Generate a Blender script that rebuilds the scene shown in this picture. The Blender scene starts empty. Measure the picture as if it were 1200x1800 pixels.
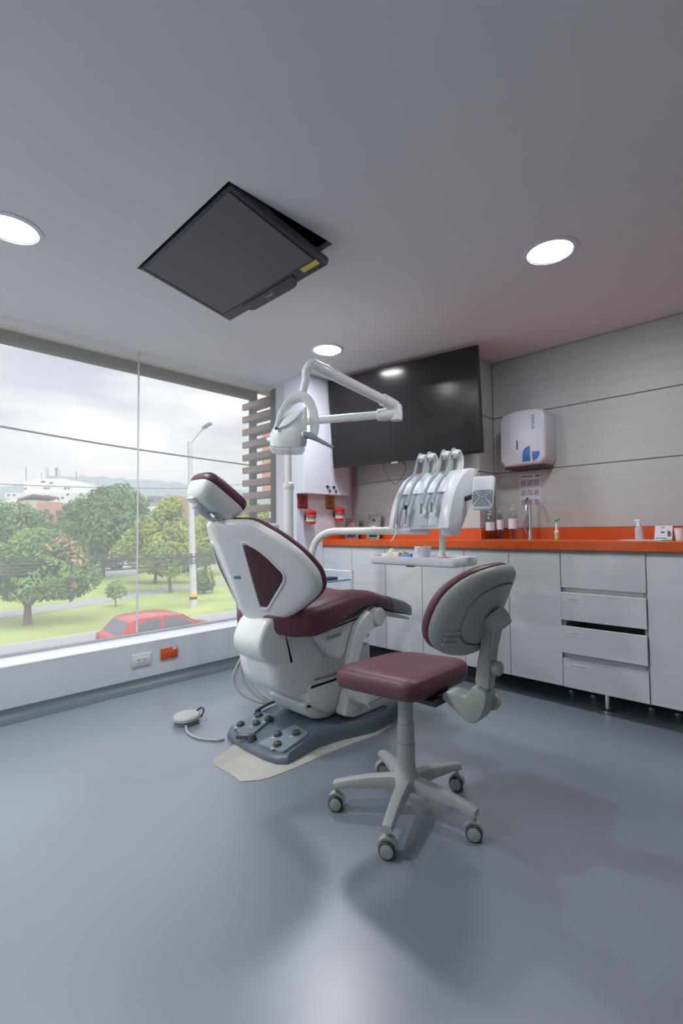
import bpy, bmesh, math, random
from mathutils import Vector as V, Matrix, noise
random.seed(7)
S = bpy.context.scene
COL = S.collection
PI = math.pi

# ------------------------------------------------------------------ camera
FPX, YAW, PITCH, ROLL, EYE = 830.1, 0.77076, 0.03995, -0.010026, 0.98
FWD = V((-math.sin(YAW)*math.cos(PITCH), math.cos(YAW)*math.cos(PITCH), math.sin(PITCH)))
_r = V((math.cos(YAW), math.sin(YAW), 0)); _u = _r.cross(FWD)
RGT = _r*math.cos(ROLL)+_u*math.sin(ROLL); UPV = -_r*math.sin(ROLL)+_u*math.cos(ROLL)
EYEP = V((0, 0, EYE))
cam = bpy.data.cameras.new('camera'); camo = bpy.data.objects.new('camera', cam); COL.objects.link(camo)
cam.sensor_fit = 'VERTICAL'; cam.sensor_height = 36; cam.lens = 36*FPX/1800
cam.clip_start = 0.05; cam.clip_end = 20000
m = Matrix.Identity(4)
for i in range(3):
    m[i][0], m[i][1], m[i][2], m[i][3] = RGT[i], UPV[i], -FWD[i], EYEP[i]
camo.matrix_world = m
S.camera = camo

# ------------------------------------------------------------------ sky and exposure
S.view_settings.view_transform = 'Standard'; S.view_settings.look = 'None'
S.view_settings.gamma = 1; S.view_settings.use_curve_mapping = False
S.view_settings.exposure = 0.5
SKY = 1.10
LAMP_W = 9.0
w = bpy.data.worlds.new('world'); S.world = w; w.use_nodes = True
nt = w.node_tree; nt.nodes.clear()
def N(t, **k):
    n = nt.nodes.new(t)
    for a, b in k.items(): setattr(n, a, b)
    return n
tc = N('ShaderNodeTexCoord'); mp = N('ShaderNodeMapping'); mp.inputs['Scale'].default_value = (1.6, 1.6, 7.0)
nz = N('ShaderNodeTexNoise'); nz.inputs['Scale'].default_value = 1.5; nz.inputs['Detail'].default_value = 6; nz.inputs['Roughness'].default_value = .55
cr_ = N('ShaderNodeValToRGB'); e = cr_.color_ramp.elements
e[0].position = .38; e[0].color = (.44, .45, .55, 1); e[1].position = .58; e[1].color = (.87, .87, .925, 1)
bg = N('ShaderNodeBackground'); bg.inputs['Strength'].default_value = SKY
out = N('ShaderNodeOutputWorld')
for a, b in ((tc.outputs['Generated'], mp.inputs[0]), (mp.outputs[0], nz.inputs['Vector']), (nz.outputs['Fac'], cr_.inputs[0]), (cr_.outputs[0], bg.inputs[0]), (bg.outputs[0], out.inputs[0])):
    nt.links.new(a, b)
S.cycles.max_bounces = 10; S.cycles.volume_bounces = 2; S.cycles.diffuse_bounces = 6; S.cycles.glossy_bounces = 4
S.cycles.transparent_max_bounces = 16; S.cycles.caustics_reflective = False; S.cycles.caustics_refractive = False
S.cycles.sample_clamp_indirect = 4.0
S.cycles.use_denoising = True

sun = bpy.data.lights.new('veiled_sun', 'SUN'); sun.energy = 2.2; sun.angle = math.radians(55); sun.color = (1, .98, .94)
suno = bpy.data.objects.new('veiled_sun', sun); COL.objects.link(suno)
suno.rotation_euler = V((-.62, .12, -.78)).to_track_quat('-Z', 'Y').to_euler()

def ray(px, py): return FWD+RGT*((px-600)/FPX)+UPV*((900-py)/FPX)
def dep(px, py, t): return EYEP+ray(px, py)*t
def onax(i, px, py, v):
    d = ray(px, py); return EYEP+d*((v-EYEP[i])/d[i])
def onX(px, py, v): return onax(0, px, py, v)
def onY(px, py, v): return onax(1, px, py, v)
def onZ(px, py, v): return onax(2, px, py, v)

# ------------------------------------------------------------------ materials
MATS = {}
def mat(name, col, rough=.5, metal=0, spec=.5, noise_=None, bump=None, emit=None, coat=0, trans=0, alpha=1, sub=0):
    """noise_=(scale_xyz, amount[, detail]) varies the colour; bump=(scale, strength)"""
    if name in MATS: return MATS[name]
    M = bpy.data.materials.new(name); M.use_nodes = True; t = M.node_tree
    b = t.nodes['Principled BSDF']; c = (*col, 1)
    b.inputs['Base Color'].default_value = c; b.inputs['Roughness'].default_value = rough
    b.inputs['Metallic'].default_value = metal; b.inputs['Specular IOR Level'].default_value = spec
    b.inputs['Coat Weight'].default_value = coat; b.inputs['Coat Roughness'].default_value = .3; b.inputs['Transmission Weight'].default_value = trans
    b.inputs['Alpha'].default_value = alpha
    M.diffuse_color = c
    if emit: b.inputs['Emission Color'].default_value = (*emit[0], 1); b.inputs['Emission Strength'].default_value = emit[1]
    if noise_ or bump:
        tcn = t.nodes.new('ShaderNodeTexCoord'); mpn = t.nodes.new('ShaderNodeMapping')
        t.links.new(tcn.outputs['Object'], mpn.inputs[0])
    if noise_:
        mpn.inputs['Scale'].default_value = noise_[0]
        n = t.nodes.new('ShaderNodeTexNoise'); n.inputs['Scale'].default_value = 1; n.inputs['Detail'].default_value = noise_[2] if len(noise_) > 2 else 4
        t.links.new(mpn.outputs[0], n.inputs['Vector'])
        r = t.nodes.new('ShaderNodeValToRGB'); el = r.color_ramp.elements
        a = noise_[1]
        el[0].position = .3; el[1].position = .7
        el[0].color = (*[max(0, x*(1-a)) for x in col], 1); el[1].color = (*[min(1, x*(1+a)) for x in col], 1)
        t.links.new(n.outputs['Fac'], r.inputs[0]); t.links.new(r.outputs[0], b.inputs['Base Color'])
    if bump:
        n2 = t.nodes.new('ShaderNodeTexNoise'); n2.inputs['Scale'].default_value = bump[0]; n2.inputs['Detail'].default_value = 3
        t.links.new(tcn.outputs['Object'], n2.inputs['Vector'])
        bp = t.nodes.new('ShaderNodeBump'); bp.inputs['Strength'].default_value = bump[1]; bp.inputs['Distance'].default_value = .01
        t.links.new(n2.outputs['Fac'], bp.inputs['Height']); t.links.new(bp.outputs[0], b.inputs['Normal'])
    MATS[name] = M
    return M

m_ceil = mat('ceiling_paint', (.71, .725, .74), .75, noise_=((1.2, 1.2, 1.2), .02))
m_wall = mat('wall_paint', (.76, .77, .79), .6, noise_=((3, 3, 3), .02), bump=(60, .03))
m_floor = mat('epoxy_floor', (.205, .240, .280), .36, noise_=((1.1, 1.1, 1.1), .07, 6), bump=(2.2, .05), spec=1.0, coat=.75)
m_cove = mat('epoxy_cove', (.105, .13, .145), .4, noise_=((3, 3, 3), .06))
m_lam = mat('pale_laminate', (.61, .635, .645), .42, noise_=((1.3, 1.3, 95), .035, 5))
m_lamwall = mat('wall_laminate', (.49, .52, .515), .45, noise_=((1.1, 1.1, 70), .05, 5))
m_lamedge = mat('laminate_edge', (.42, .44, .44), .5, noise_=((5, 5, 5), .03))
m_white = mat('white_lacquer', (.68, .71, .79), .35, noise_=((2, 2, 2), .015))
m_orange = mat('orange_quartz', (.62, .090, .008), .25, noise_=((180, 180, 180), .18, 2))
m_maroon = mat('maroon_leather', (.115, .034, .048), .42, noise_=((9, 9, 9), .10), bump=(420, .12), spec=.55)
m_maroon2 = mat('maroon_insert', (.072, .024, .032), .5, noise_=((9, 9, 9), .08), bump=(420, .12))
m_shell = mat('ivory_plastic', (.80, .82, .80), .28, noise_=((4, 4, 4), .02))
m_body = mat('grey_white_plastic', (.69, .72, .70), .34, noise_=((4, 4, 4), .02))
m_lampw = mat('lamp_plastic', (.72, .76, .74), .3, noise_=((4, 4, 4), .02))
m_stool = mat('stool_plastic', (.34, .37, .335), .5, noise_=((6, 6, 6), .04), bump=(300, .05))
m_stoolL = mat('stool_base_plastic', (.40, .415, .40), .48, noise_=((6, 6, 6), .03), bump=(300, .04))
m_base = mat('blue_grey_base', (.11, .145, .175), .38, noise_=((5, 5, 5), .06), bump=(250, .05))
m_btn = mat('dark_button', (.055, .065, .07), .35, noise_=((9, 9, 9), .05))
m_tape = mat('silver_mark', (.42, .46, .5), .35, noise_=((9, 9, 9), .03))
m_taupe = mat('taupe_vinyl', (.26, .235, .235), .4, noise_=((6, 6, 6), .05))
m_black = mat('black_plastic', (.012, .013, .015), .4, noise_=((8, 8, 8), .05))
m_dark = mat('dark_grey_plastic', (.035, .037, .043), .45, noise_=((8, 8, 8), .05))
m_screen = mat('tv_screen', (.020, .019, .021), .16, noise_=((2, 2, 2), .1), spec=.16)
m_screen2 = mat('matte_screen', (.095, .092, .104), .45, noise_=((500, 500, 500), .15), spec=.4)  # bluish-grey sheen of the glass put into the base colour
m_grey = mat('mid_grey_plastic', (.22, .27, .29), .4, noise_=((8, 8, 8), .04))
m_greyblue = mat('grey_blue_panel', (.20, .24, .27), .45, noise_=((8, 8, 8), .04))
m_chrome = mat('chrome', (.72, .74, .76), .14, metal=1, noise_=((8, 8, 8), .02))
m_steel = mat('brushed_steel', (.5, .52, .54), .3, metal=1, noise_=((8, 8, 80), .05))
m_clear = mat('milky_clear_plastic', (.72, .78, .80), .18, noise_=((8, 8, 8), .02), alpha=.55)
m_frost = mat('frosted_console', (.50, .56, .58), .22, noise_=((5, 5, 5), .04))
m_hose = mat('grey_hose', (.36, .41, .45), .4, noise_=((9, 9, 9), .03))
m_cable = mat('pale_cable', (.44, .45, .43), .45, noise_=((9, 9, 9), .03))
m_red = mat('red_plastic', (.55, .03, .035), .35, noise_=((8, 8, 8), .05))
m_redsign = mat('red_sign', (.36, .06, .055), .5, noise_=((8, 8, 8), .04))
m_yelsign = mat('amber_sign', (.46, .22, .04), .5, noise_=((8, 8, 8), .04))
m_sticker = mat('yellow_sticker', (.62, .50, .07), .6, noise_=((20, 20, 20), .06))
m_paper = mat('white_paper', (.66, .67, .74), .7, noise_=((30, 30, 30), .02))
m_print = mat('grey_print', (.36, .37, .46), .7, noise_=((60, 60, 60), .35))
m_ink = mat('dark_ink', (.03, .03, .04), .6, noise_=((20, 20, 20), .05))
m_blueink = mat('blue_ink', (.012, .14, .50), .35, noise_=((20, 20, 20), .05))
m_patch = mat('bare_screed', (.46, .46, .41), .7, noise_=((7, 7, 7), .14, 6), bump=(60, .15))
m_orangeplate = mat('orange_outlet', (.62, .085, .015), .4, noise_=((20, 20, 20), .05))
m_outlet = mat('ivory_outlet', (.66, .67, .64), .4, noise_=((20, 20, 20), .02))
m_bluetray = mat('blue_glass_shelf', (.22, .45, .68), .2, noise_=((5, 5, 5), .05))
m_navy = mat('navy_plastic', (.02, .035, .06), .4, noise_=((8, 8, 8), .05))
m_cotton = mat('cream_cotton', (.72, .70, .55), .9, noise_=((30, 30, 30), .10), bump=(120, .5))
m_blue = mat('blue_plastic', (.10, .34, .70), .4, noise_=((10, 10, 10), .05))
m_pink = mat('pink_plastic', (.70, .25, .27), .4, noise_=((10, 10, 10), .05))
m_cup = mat('white_cup', (.78, .81, .84), .3, noise_=((10, 10, 10), .02))
m_yellow = mat('yellow_green_plastic', (.60, .58, .08), .4, noise_=((10, 10, 10), .05))
m_green = mat('green_plastic', (.12, .42, .20), .4, noise_=((10, 10, 10), .05))
m_skin = mat('printed_skin', (.42, .23, .16), .6, noise_=((30, 30, 30), .08))
m_photo1 = mat('printed_dark_backdrop', (.20, .16, .19), .45, noise_=((40, 40, 40), .3))
m_photo2 = mat('printed_teal_backdrop', (.26, .34, .33), .45, noise_=((30, 30, 30), .25))
m_turq = mat('turquoise_badge', (.06, .28, .33), .4, noise_=((20, 20, 20), .05))
# exterior
m_lawn = mat('lawn', (.40, .50, .16), .9, noise_=((.35, .35, .35), .20, 8))
m_path = mat('gravel_path', (.42, .42, .41), .9, noise_=((1.5, 1.5, 1.5), .1, 6))
m_road = mat('asphalt', (.40, .41, .42), .85, noise_=((1.5, 1.5, 1.5), .06, 6))
m_kerb = mat('concrete_kerb', (.50, .50, .48), .9, noise_=((2, 2, 2), .1))
m_conc = mat('concrete_pole', (.56, .56, .56), .8, noise_=((3, 3, 3), .08))
m_trunk = mat('bark', (.20, .17, .14), .9, noise_=((6, 6, 2), .25))
m_wood = mat('weathered_wood', (.27, .195, .165), .7, noise_=((2, 40, 40), .2, 5))
m_wooddark = mat('dark_post', (.035, .034, .042), .6, noise_=((8, 8, 8), .1))
m_soffit = mat('soffit_paint', (.80, .79, .77), .8, noise_=((3, 3, 3), .03))
m_wire = mat('black_cable', (.045, .05, .055), .6, noise_=((5, 5, 5), .05))
m_bldw = mat('white_render', (.80, .80, .81), .85, noise_=((.25, .25, .25), .05))
m_bldb = mat('brick_render', (.50, .30, .22), .85, noise_=((.4, .4, .4), .12))
m_bldt = mat('tan_render', (.62, .52, .45), .85, noise_=((.4, .4, .4), .08))
m_glassd = mat('dark_window', (.10, .12, .14), .2, noise_=((1, 1, 1), .1))
m_roof = mat('grey_roof', (.25, .24, .24), .8, noise_=((1, 1, 1), .1))
m_hill = mat('hazy_forested_hills', (.055, .105, .135), 1, noise_=((.006, .006, .012), .25, 6))  # base colour shifted bluish to carry the distance haze
m_carred = mat('car_red', (.60, .05, .05), .25, coat=.5, noise_=((1, 1, 1), .02))
m_tyre = mat('tyre', (.02, .02, .02), .8, noise_=((8, 8, 8), .1))
def leafmat(name, c1, c2):
    M = bpy.data.materials.new(name); M.use_nodes = True; t = M.node_tree
    b = t.nodes['Principled BSDF']; b.inputs['Roughness'].default_value = .75
    tcn = t.nodes.new('ShaderNodeTexCoord'); n = t.nodes.new('ShaderNodeTexNoise'); n.inputs['Scale'].default_value = .9; n.inputs['Detail'].default_value = 6
    r = t.nodes.new('ShaderNodeValToRGB'); el = r.color_ramp.elements
    el[0].position = .33; el[0].color = (*c1, 1); el[1].position = .68; el[1].color = (*c2, 1)
    t.links.new(tcn.outputs['Object'], n.inputs['Vector']); t.links.new(n.outputs['Fac'], r.inputs[0]); t.links.new(r.outputs[0], b.inputs['Base Color'])
    tr = t.nodes.new('ShaderNodeBsdfTranslucent'); mx = t.nodes.new('ShaderNodeMixShader'); mx.inputs[0].default_value = .35
    t.links.new(r.outputs[0], tr.inputs[0]); t.links.new(b.outputs[0], mx.inputs[1]); t.links.new(tr.outputs[0], mx.inputs[2])
    t.links.new(mx.outputs[0], t.nodes['Material Output'].inputs[0]); M.diffuse_color = (*c2, 1)
    return M
m_leaf1 = leafmat('leaf_mid_green', (.13, .26, .07), (.34, .52, .13))
m_leaf2 = leafmat('leaf_dark_green', (.11, .21, .10), (.27, .42, .15))
m_leaf3 = leafmat('leaf_yellow_green', (.26, .38, .08), (.54, .64, .14))
m_leaf4 = leafmat('leaf_rusty', (.48, .34, .18), (.62, .45, .24))
# window glass: thin clear sheet with a pale veil put in for haze
def glassmat():
    M = bpy.data.materials.new('haze_veiled_glass'); M.use_nodes = True; t = M.node_tree; t.nodes.remove(t.nodes['Principled BSDF'])
    tr = t.nodes.new('ShaderNodeBsdfTransparent'); tr.inputs[0].default_value = (.97, .98, .98, 1)
    gl = t.nodes.new('ShaderNodeBsdfGlossy'); gl.inputs['Roughness'].default_value = .02
    fr = t.nodes.new('ShaderNodeFresnel'); fr.inputs['IOR'].default_value = 1.16
    mx = t.nodes.new('ShaderNodeMixShader'); t.links.new(fr.outputs[0], mx.inputs[0]); t.links.new(tr.outputs[0], mx.inputs[1]); t.links.new(gl.outputs[0], mx.inputs[2])
    du = t.nodes.new('ShaderNodeBsdfTranslucent'); du.inputs[0].default_value = (.9, .92, .95, 1)
    m2 = t.nodes.new('ShaderNodeMixShader'); m2.inputs[0].default_value = .29; t.links.new(mx.outputs[0], m2.inputs[1]); t.links.new(du.outputs[0], m2.inputs[2])
    t.links.new(m2.outputs[0], t.nodes['Material Output'].inputs[0])
    return M
m_glass = glassmat()
def bottlemat():
    M = bpy.data.materials.new('clear_bottle_plastic'); M.use_nodes = True; t = M.node_tree; t.nodes.remove(t.nodes['Principled BSDF'])
    tr = t.nodes.new('ShaderNodeBsdfTransparent'); tr.inputs[0].default_value = (.90, .92, .93, 1)
    gl = t.nodes.new('ShaderNodeBsdfGlossy'); gl.inputs['Roughness'].default_value = .08
    lw = t.nodes.new('ShaderNodeLayerWeight'); lw.inputs[0].default_value = .12
    mx = t.nodes.new('ShaderNodeMixShader'); t.links.new(lw.outputs['Facing'], mx.inputs[0]); t.links.new(tr.outputs[0], mx.inputs[1]); t.links.new(gl.outputs[0], mx.inputs[2])
    t.links.new(mx.outputs[0], t.nodes['Material Output'].inputs[0])
    return M
m_bottle = bottlemat()

# ------------------------------------------------------------------ builders
def wloc(o):
    p = V((0, 0, 0))
    while o: p = p+o.location; o = o.parent
    return p
def thing(name, label, cat, loc=(0, 0, 0), group=None):
    o = bpy.data.objects.new(name, None); COL.objects.link(o); o.location = loc; o.empty_display_size = .1
    o['label'] = label; o['category'] = cat
    if group: o['group'] = group
    return o
def obj(name, bm, M, parent=None, sharp=35, loc=None, sub=0, label=None):
    me = bpy.data.meshes.new(name)
    if isinstance(bm, bmesh.types.BMesh):
        bmesh.ops.recalc_face_normals(bm, faces=bm.faces)
        bm.to_mesh(me); bm.free()
    else: me = bm
    o = bpy.data.objects.new(name, me); COL.objects.link(o)
    off = wloc(parent) if parent else V(loc or (0, 0, 0))
    if loc is not None and parent is not None: off = off+V(loc); o.location = loc
    elif loc is not None: o.location = loc
    me.transform(Matrix.Translation(-off))
    if parent: o.parent = parent
    me.materials.append(M)
    for p in me.polygons: p.use_smooth = True
    if sharp: me.set_sharp_from_angle(angle=math.radians(sharp))
    if sub:
        md = o.modifiers.new('smooth', 'SUBSURF'); md.levels = sub; md.render_levels = sub
    if label: o['label'] = label
    return o
def tag(o, label, cat, group=None, kind=None):
    o['label'] = label
    if cat: o['category'] = cat
    if group: o['group'] = group
    if kind: o['kind'] = kind
    return o
def struct(o, label, cat): return tag(o, label, cat, kind='structure')
B = bmesh.new
def box(bm, x0, x1, y0, y1, z0, z1, r=0, seg=2, T=None):
    vs = [bm.verts.new((x, y, z)) for x in (x0, x1) for y in (y0, y1) for z in (z0, z1)]
    fs = [bm.faces.new([vs[i] for i in f]) for f in ((0, 1, 3, 2), (4, 6, 7, 5), (0, 4, 5, 1), (2, 3, 7, 6), (0, 2, 6, 4), (1, 5, 7, 3))]
    if r:
        es = list({e for f in fs for e in f.edges})
        res = bmesh.ops.bevel(bm, geom=es, offset=r, segments=seg, profile=.5, affect='EDGES')
        vs = list({v for f in res['faces'] for v in f.verts} | {v for v in vs if v.is_valid})
    if T is not None: bmesh.ops.transform(bm, matrix=T, verts=[v for v in vs if v.is_valid])
    return bm
def frame_from(d):
    d = d.normalized(); a = V((0, 0, 1)) if abs(d.z) < .95 else V((1, 0, 0))
    x = a.cross(d).normalized(); return x, d.cross(x)
def tube(bm, pts, r, n=12, cap=True, ell=1.0, closed=False):
    pts = [V(p) for p in pts]; k = len(pts)
    rs = r if isinstance(r, (list, tuple)) else [r]*k
    rings = []; x = None
    for i, p in enumerate(pts):
        if closed: d = pts[(i+1) % k]-pts[i-1]
        else: d = pts[min(i+1, k-1)]-pts[max(i-1, 0)]
        d.normalize()
        if x is None: x, y = frame_from(d)
        else:
            x = (x-d*x.dot(d)).normalized()
        y = d.cross(x)
        rings.append([bm.verts.new(p+(x*math.cos(2*PI*j/n)+y*math.sin(2*PI*j/n)*ell)*rs[i]) for j in range(n)])
    for i in range(k if closed else k-1):
        A, C = rings[i], rings[(i+1) % k]
        for j in range(n): bm.faces.new((A[j], A[(j+1) % n], C[(j+1) % n], C[j]))
    if cap and not closed: bm.faces.new(rings[0][::-1]); bm.faces.new(rings[-1])
    return bm
def loft(bm, rings, cap=True, closed=True):
    R = [[bm.verts.new(p) for p in r] for r in rings]
    n = len(R[0])
    for a, c in zip(R, R[1:]):
        for j in range(n if closed else n-1): bm.faces.new((a[j], a[(j+1) % n], c[(j+1) % n], c[j]))
    if cap: bm.faces.new(R[0][::-1]); bm.faces.new(R[-1])
    return bm
def lathe(bm, prof, T=Matrix.Identity(4), n=24, cap=True):
    rings = [[T @ V((r*math.cos(2*PI*j/n), r*math.sin(2*PI*j/n), z)) for j in range(n)] for r, z in prof]
    return loft(bm, rings, cap)
def crom(pts, k=6, closed=False):
    pts = [V(p) for p in pts]; out = []; n = len(pts)
    for i in range(n if closed else n-1):
        if closed: p0, p1, p2, p3 = pts[i-1], pts[i], pts[(i+1) % n], pts[(i+2) % n]
        else: p0, p1, p2, p3 = pts[max(i-1, 0)], pts[i], pts[i+1], pts[min(i+2, n-1)]
        for j in range(k):
            t = j/k
            out.append(.5*((2*p1)+(p2-p0)*t+(2*p0-5*p1+4*p2-p3)*t*t+(3*p1-p0-3*p2+p3)*t**3))
    if not closed: out.append(pts[-1])
    return out
def rpoly(pts, r, k=5):
    """round the corners of a 2D polygon"""
    P = [V((p[0], p[1])) for p in pts]; n = len(P); out = []
    for i in range(n):
        a, b, c = P[i-1], P[i], P[(i+1) % n]
        rr = r[i] if isinstance(r, (list, tuple)) else r
        d1 = (a-b); d2 = (c-b); l = min(rr, d1.length*.48, d2.length*.48)
        p1 = b+d1.normalized()*l; p2 = b+d2.normalized()*l
        for j in range(k+1):
            t = j/k; out.append((p1*(1-t)**2+b*2*t*(1-t)+p2*t*t))
    return out
def rrect(w, h, r, k=5): return rpoly([(-w/2, -h/2), (w/2, -h/2), (w/2, h/2), (-w/2, h/2)], r, k)
def domed(bm, outline, prof, f, center=None):
    """rings of a 2D outline scaled by k about its centre at height h; f(u,v,h) -> point"""
    P = [V((p[0], p[1])) for p in outline]
    c = V(center) if center else sum(P, V((0, 0)))/len(P)
    return loft(bm, [[f(*(c+(p-c)*k), h) for p in P] for k, h in prof])
def prism(bm, outline, f, h0, h1, r=0):
    """extrude a 2D outline; rounded rim of radius r"""
    P = [V((p[0], p[1])) for p in outline]; n = len(P)
    area = sum(P[i].x*P[(i+1) % n].y-P[(i+1) % n].x*P[i].y for i in range(n))
    s = 1 if area > 0 else -1
    def inset(d):
        o = []
        for i in range(n):
            t = (P[(i+1) % n]-P[i-1])
            if t.length < 1e-9: o.append(P[i]); continue
            t.normalize(); o.append(P[i]+V((-t.y, t.x))*d*s)
        return o
    lv = [(0, h0), (0, h1)] if not r else [(r, h0), (r*.3, h0+r*.3), (0, h0+r), (0, h1-r), (r*.3, h1-r*.3), (r, h1)]
    return loft(bm, [[f(p.x, p.y, h) for p in inset(d)] for d, h in lv])
def text(s, size, origin, xdir, ydir, M, parent, name='lettering', depth=.0006):
    cu = bpy.data.curves.new('t', 'FONT'); cu.body = s; cu.size = size; cu.extrude = depth; cu.align_x = 'CENTER'; cu.align_y = 'CENTER'; cu.resolution_u = 2
    o = bpy.data.objects.new('t', cu); COL.objects.link(o)
    dg = bpy.context.evaluated_depsgraph_get(); me = bpy.data.meshes.new_from_object(o.evaluated_get(dg))
    bpy.data.objects.remove(o); bpy.data.curves.remove(cu)
    x = V(xdir).normalized(); y = V(ydir).normalized(); z = x.cross(y)
    T = Matrix.Identity(4)
    for i in range(3): T[i][0], T[i][1], T[i][2], T[i][3] = x[i], y[i], z[i], origin[i]
    me.transform(T); me.name = name
    return obj(name, me, M, parent, sharp=30)
def basis(o, x, y, z):
    T = Matrix.Identity(4)
    for i in range(3): T[i][0], T[i][1], T[i][2], T[i][3] = x[i], y[i], z[i], o[i]
    return T
def rotz(a, o=(0, 0, 0)): return Matrix.Translation(o) @ Matrix.Rotation(a, 4, 'Z')

# ------------------------------------------------------------------ room shell
CEIL = 2.235
XW, XG, YG1 = -3.03, -3.25, 2.55          # low wall face, glass plane, end of the glass
XR, YB0 = 1.9, -1.7                       # right wall, wall behind the viewer
YC, YTV, YS = 2.742, 3.11, 3.34           # cabinet fronts, TV wall, sink wall
XP = -2.88                                # side wall left of the counter
XJ = -1.64                                # jog between TV wall and sink wall
bm = B(); box(bm, XG-.1, XR+.1, YB0-.1, YS+.1, -.12, 0)
floor = struct(obj('floor', bm, m_floor), 'glossy blue-grey epoxy floor of the room', 'floor')
# bare screed patch at the chair base
pp = [(-1.845, 1.094), (-1.80, 1.075), (-1.70, 1.08), (-1.61, 1.075), (-1.565, 1.13), (-1.549, 1.182), (-1.535, 1.30), (-1.53, 1.45), (-1.515, 1.624), (-1.49, 1.76), (-1.50, 1.90), (-1.75, 1.95), (-1.95, 1.7), (-1.93, 1.3)]
bm = B(); prism(bm, pp, lambda u, v, h: V((u, v, h)), .0, .0025)
obj('bare_patch', bm, m_patch, floor, label='irregular pale patch of bare screed')
bm = B()
OX0, OX1, OY0, OY1 = -2.215, -1.425, .905, 1.43
xs = [XG-.02, OX0, OX1, XR+.1]; ys = [YB0-.1, OY0, OY1, YS+.1]
for i in range(3):
    for j in range(3):
        if (i, j) != (1, 1): box(bm, xs[i], xs[i+1], ys[j], ys[j+1], CEIL, CEIL+.03)
bmesh.ops.remove_doubles(bm, verts=bm.verts, dist=1e-5)
ceil = struct(obj('ceiling', bm, m_ceil, sharp=20), 'plain white plastered ceiling with a rectangular screen recess', 'ceiling')
bm = B()
for a in ((OX0-.02, OX0, OY0-.02, OY1+.02), (OX1, OX1+.02, OY0-.02, OY1+.02), (OX0, OX1, OY0-.02, OY0), (OX0, OX1, OY1, OY1+.02)):
    box(bm, *a, CEIL+.0301, CEIL+.24)
box(bm, OX0-.02, OX1+.02, OY0-.02, OY1+.02, CEIL+.24, CEIL+.26)
obj('recess_box', bm, m_black, ceil, label='black lined recess above the ceiling screen')
# low wall under the window, coloured darker for shade; sill whiter for skylight
SILL = .285
bm = B(); box(bm, XG-.02, XW, YB0, YG1+.2, 0, SILL-.012)
wl = struct(obj('wall_left', bm, mat('shaded_low_wall_paint', (.60, .635, .66), .6, noise_=((3, 3, 3), .03), bump=(60, .03))), 'low white wall under the window, shade put into its colour', 'wall')
bm = B()
prof = [(XW, .06)]+[(XW+.003+.07*(1-math.cos(a)), .06*(1-math.sin(a))+.001) for a in [PI/2*k/6 for k in range(7)]]
loft(bm, [[V((x, y, z)) for x, z in [(XW-.002, 0)]+prof] for y in (YB0, 2.45)])
struct(obj('baseboard_left', bm, m_cove), 'dark grey coved skirting along the window wall', 'baseboard')
bm = B(); box(bm, XG-.02, XW+.001, YB0, YG1, SILL-.0118, SILL, .002, 1)
struct(obj('trim_1', bm, mat('skylit_sill_white', (.86, .88, .90), .3, noise_=((4, 4, 4), .01))), 'white window sill on the low wall, skylight put into its colour', 'sill')
# pier and side wall
bm = B(); box(bm, XG-.02, XW, YG1, 3.3, SILL+.001, CEIL); 
struct(obj('wall_pier', bm, m_wall), 'white pier between the window and the wall cabinet', 'wall')
bm = B(); box(bm, XW+.0005, XP, 2.45, YS+.1, 0, CEIL)
struct(obj('wall_side', bm, m_white), 'white side wall carrying the hazard signs', 'wall')
# TV wall and sink wall clad with wide pale panels
def clad(name, label, pieces, back):
    bm = B(); box(bm, *back)
    o = struct(obj(name, bm, m_lamedge), label, 'wall')
    for p in pieces:
        bm = B(); box(bm, *p, .0025, 1); obj('panel', bm, m_lamwall, o)
    return o
zs = [.12, .985, 1.398, 1.812, CEIL]
g = .0025
clad('wall_back', 'pale laminate clad wall behind the large television', [(XP+.001, XJ, YTV, YTV+.014, a+g, b-g) for a, b in zip(zs, zs[1:])]+[(XJ-.014, XJ, YTV+.0145, YS-.001, a+g, b-g) for a, b in zip(zs, zs[1:])], (XP, XJ-.0145, YTV+.0143, YS+.1, 0, CEIL))
clad('wall_sink', 'pale laminate clad wall above the sink counter', [(XJ+.001, XR, YS, YS+.014, a+g, b-g) for a, b in zip(zs, zs[1:])], (XJ-.014, XR+.1, YS+.0143, YS+.1, 0, CEIL))
bm = B(); box(bm, XR, XR+.1, YB0-.1, YS, 0, CEIL); struct(obj('wall_right', bm, m_wall), 'plain white wall on the right, out of view', 'wall')
bm = B(); box(bm, XG-.1, XR, YB0-.1, YB0, 0, CEIL); struct(obj('wall_behind', bm, m_wall), 'plain white wall behind the viewer', 'wall')
# window: two frameless panes with a silicone joint
win = thing('window_1', 'wide frameless window of two tall panes with outdoor haze put in, overlooking the park', 'window', (XG, 1.3, SILL)); win['kind'] = 'structure'
YJ = 1.345
for y0, y1 in ((YB0, YJ-.004), (YJ+.004, YG1)):
    bm = B(); vs = [bm.verts.new(p) for p in ((XG, y0, SILL+.012), (XG, y1, SILL+.012), (XG, y1, CEIL), (XG, y0, CEIL))]; bm.faces.new(vs)
    obj('pane', bm, m_glass, win)
bm = B(); box(bm, XG-.005, XG+.005, YJ-.0045, YJ+.0045, SILL+.012, CEIL); obj('silicone_joint', bm, m_outlet, win)
bm = B(); box(bm, XG-.02, XG+.012, YB0, YG1, SILL, SILL+.014); obj('bottom_channel', bm, m_steel, win)

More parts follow.
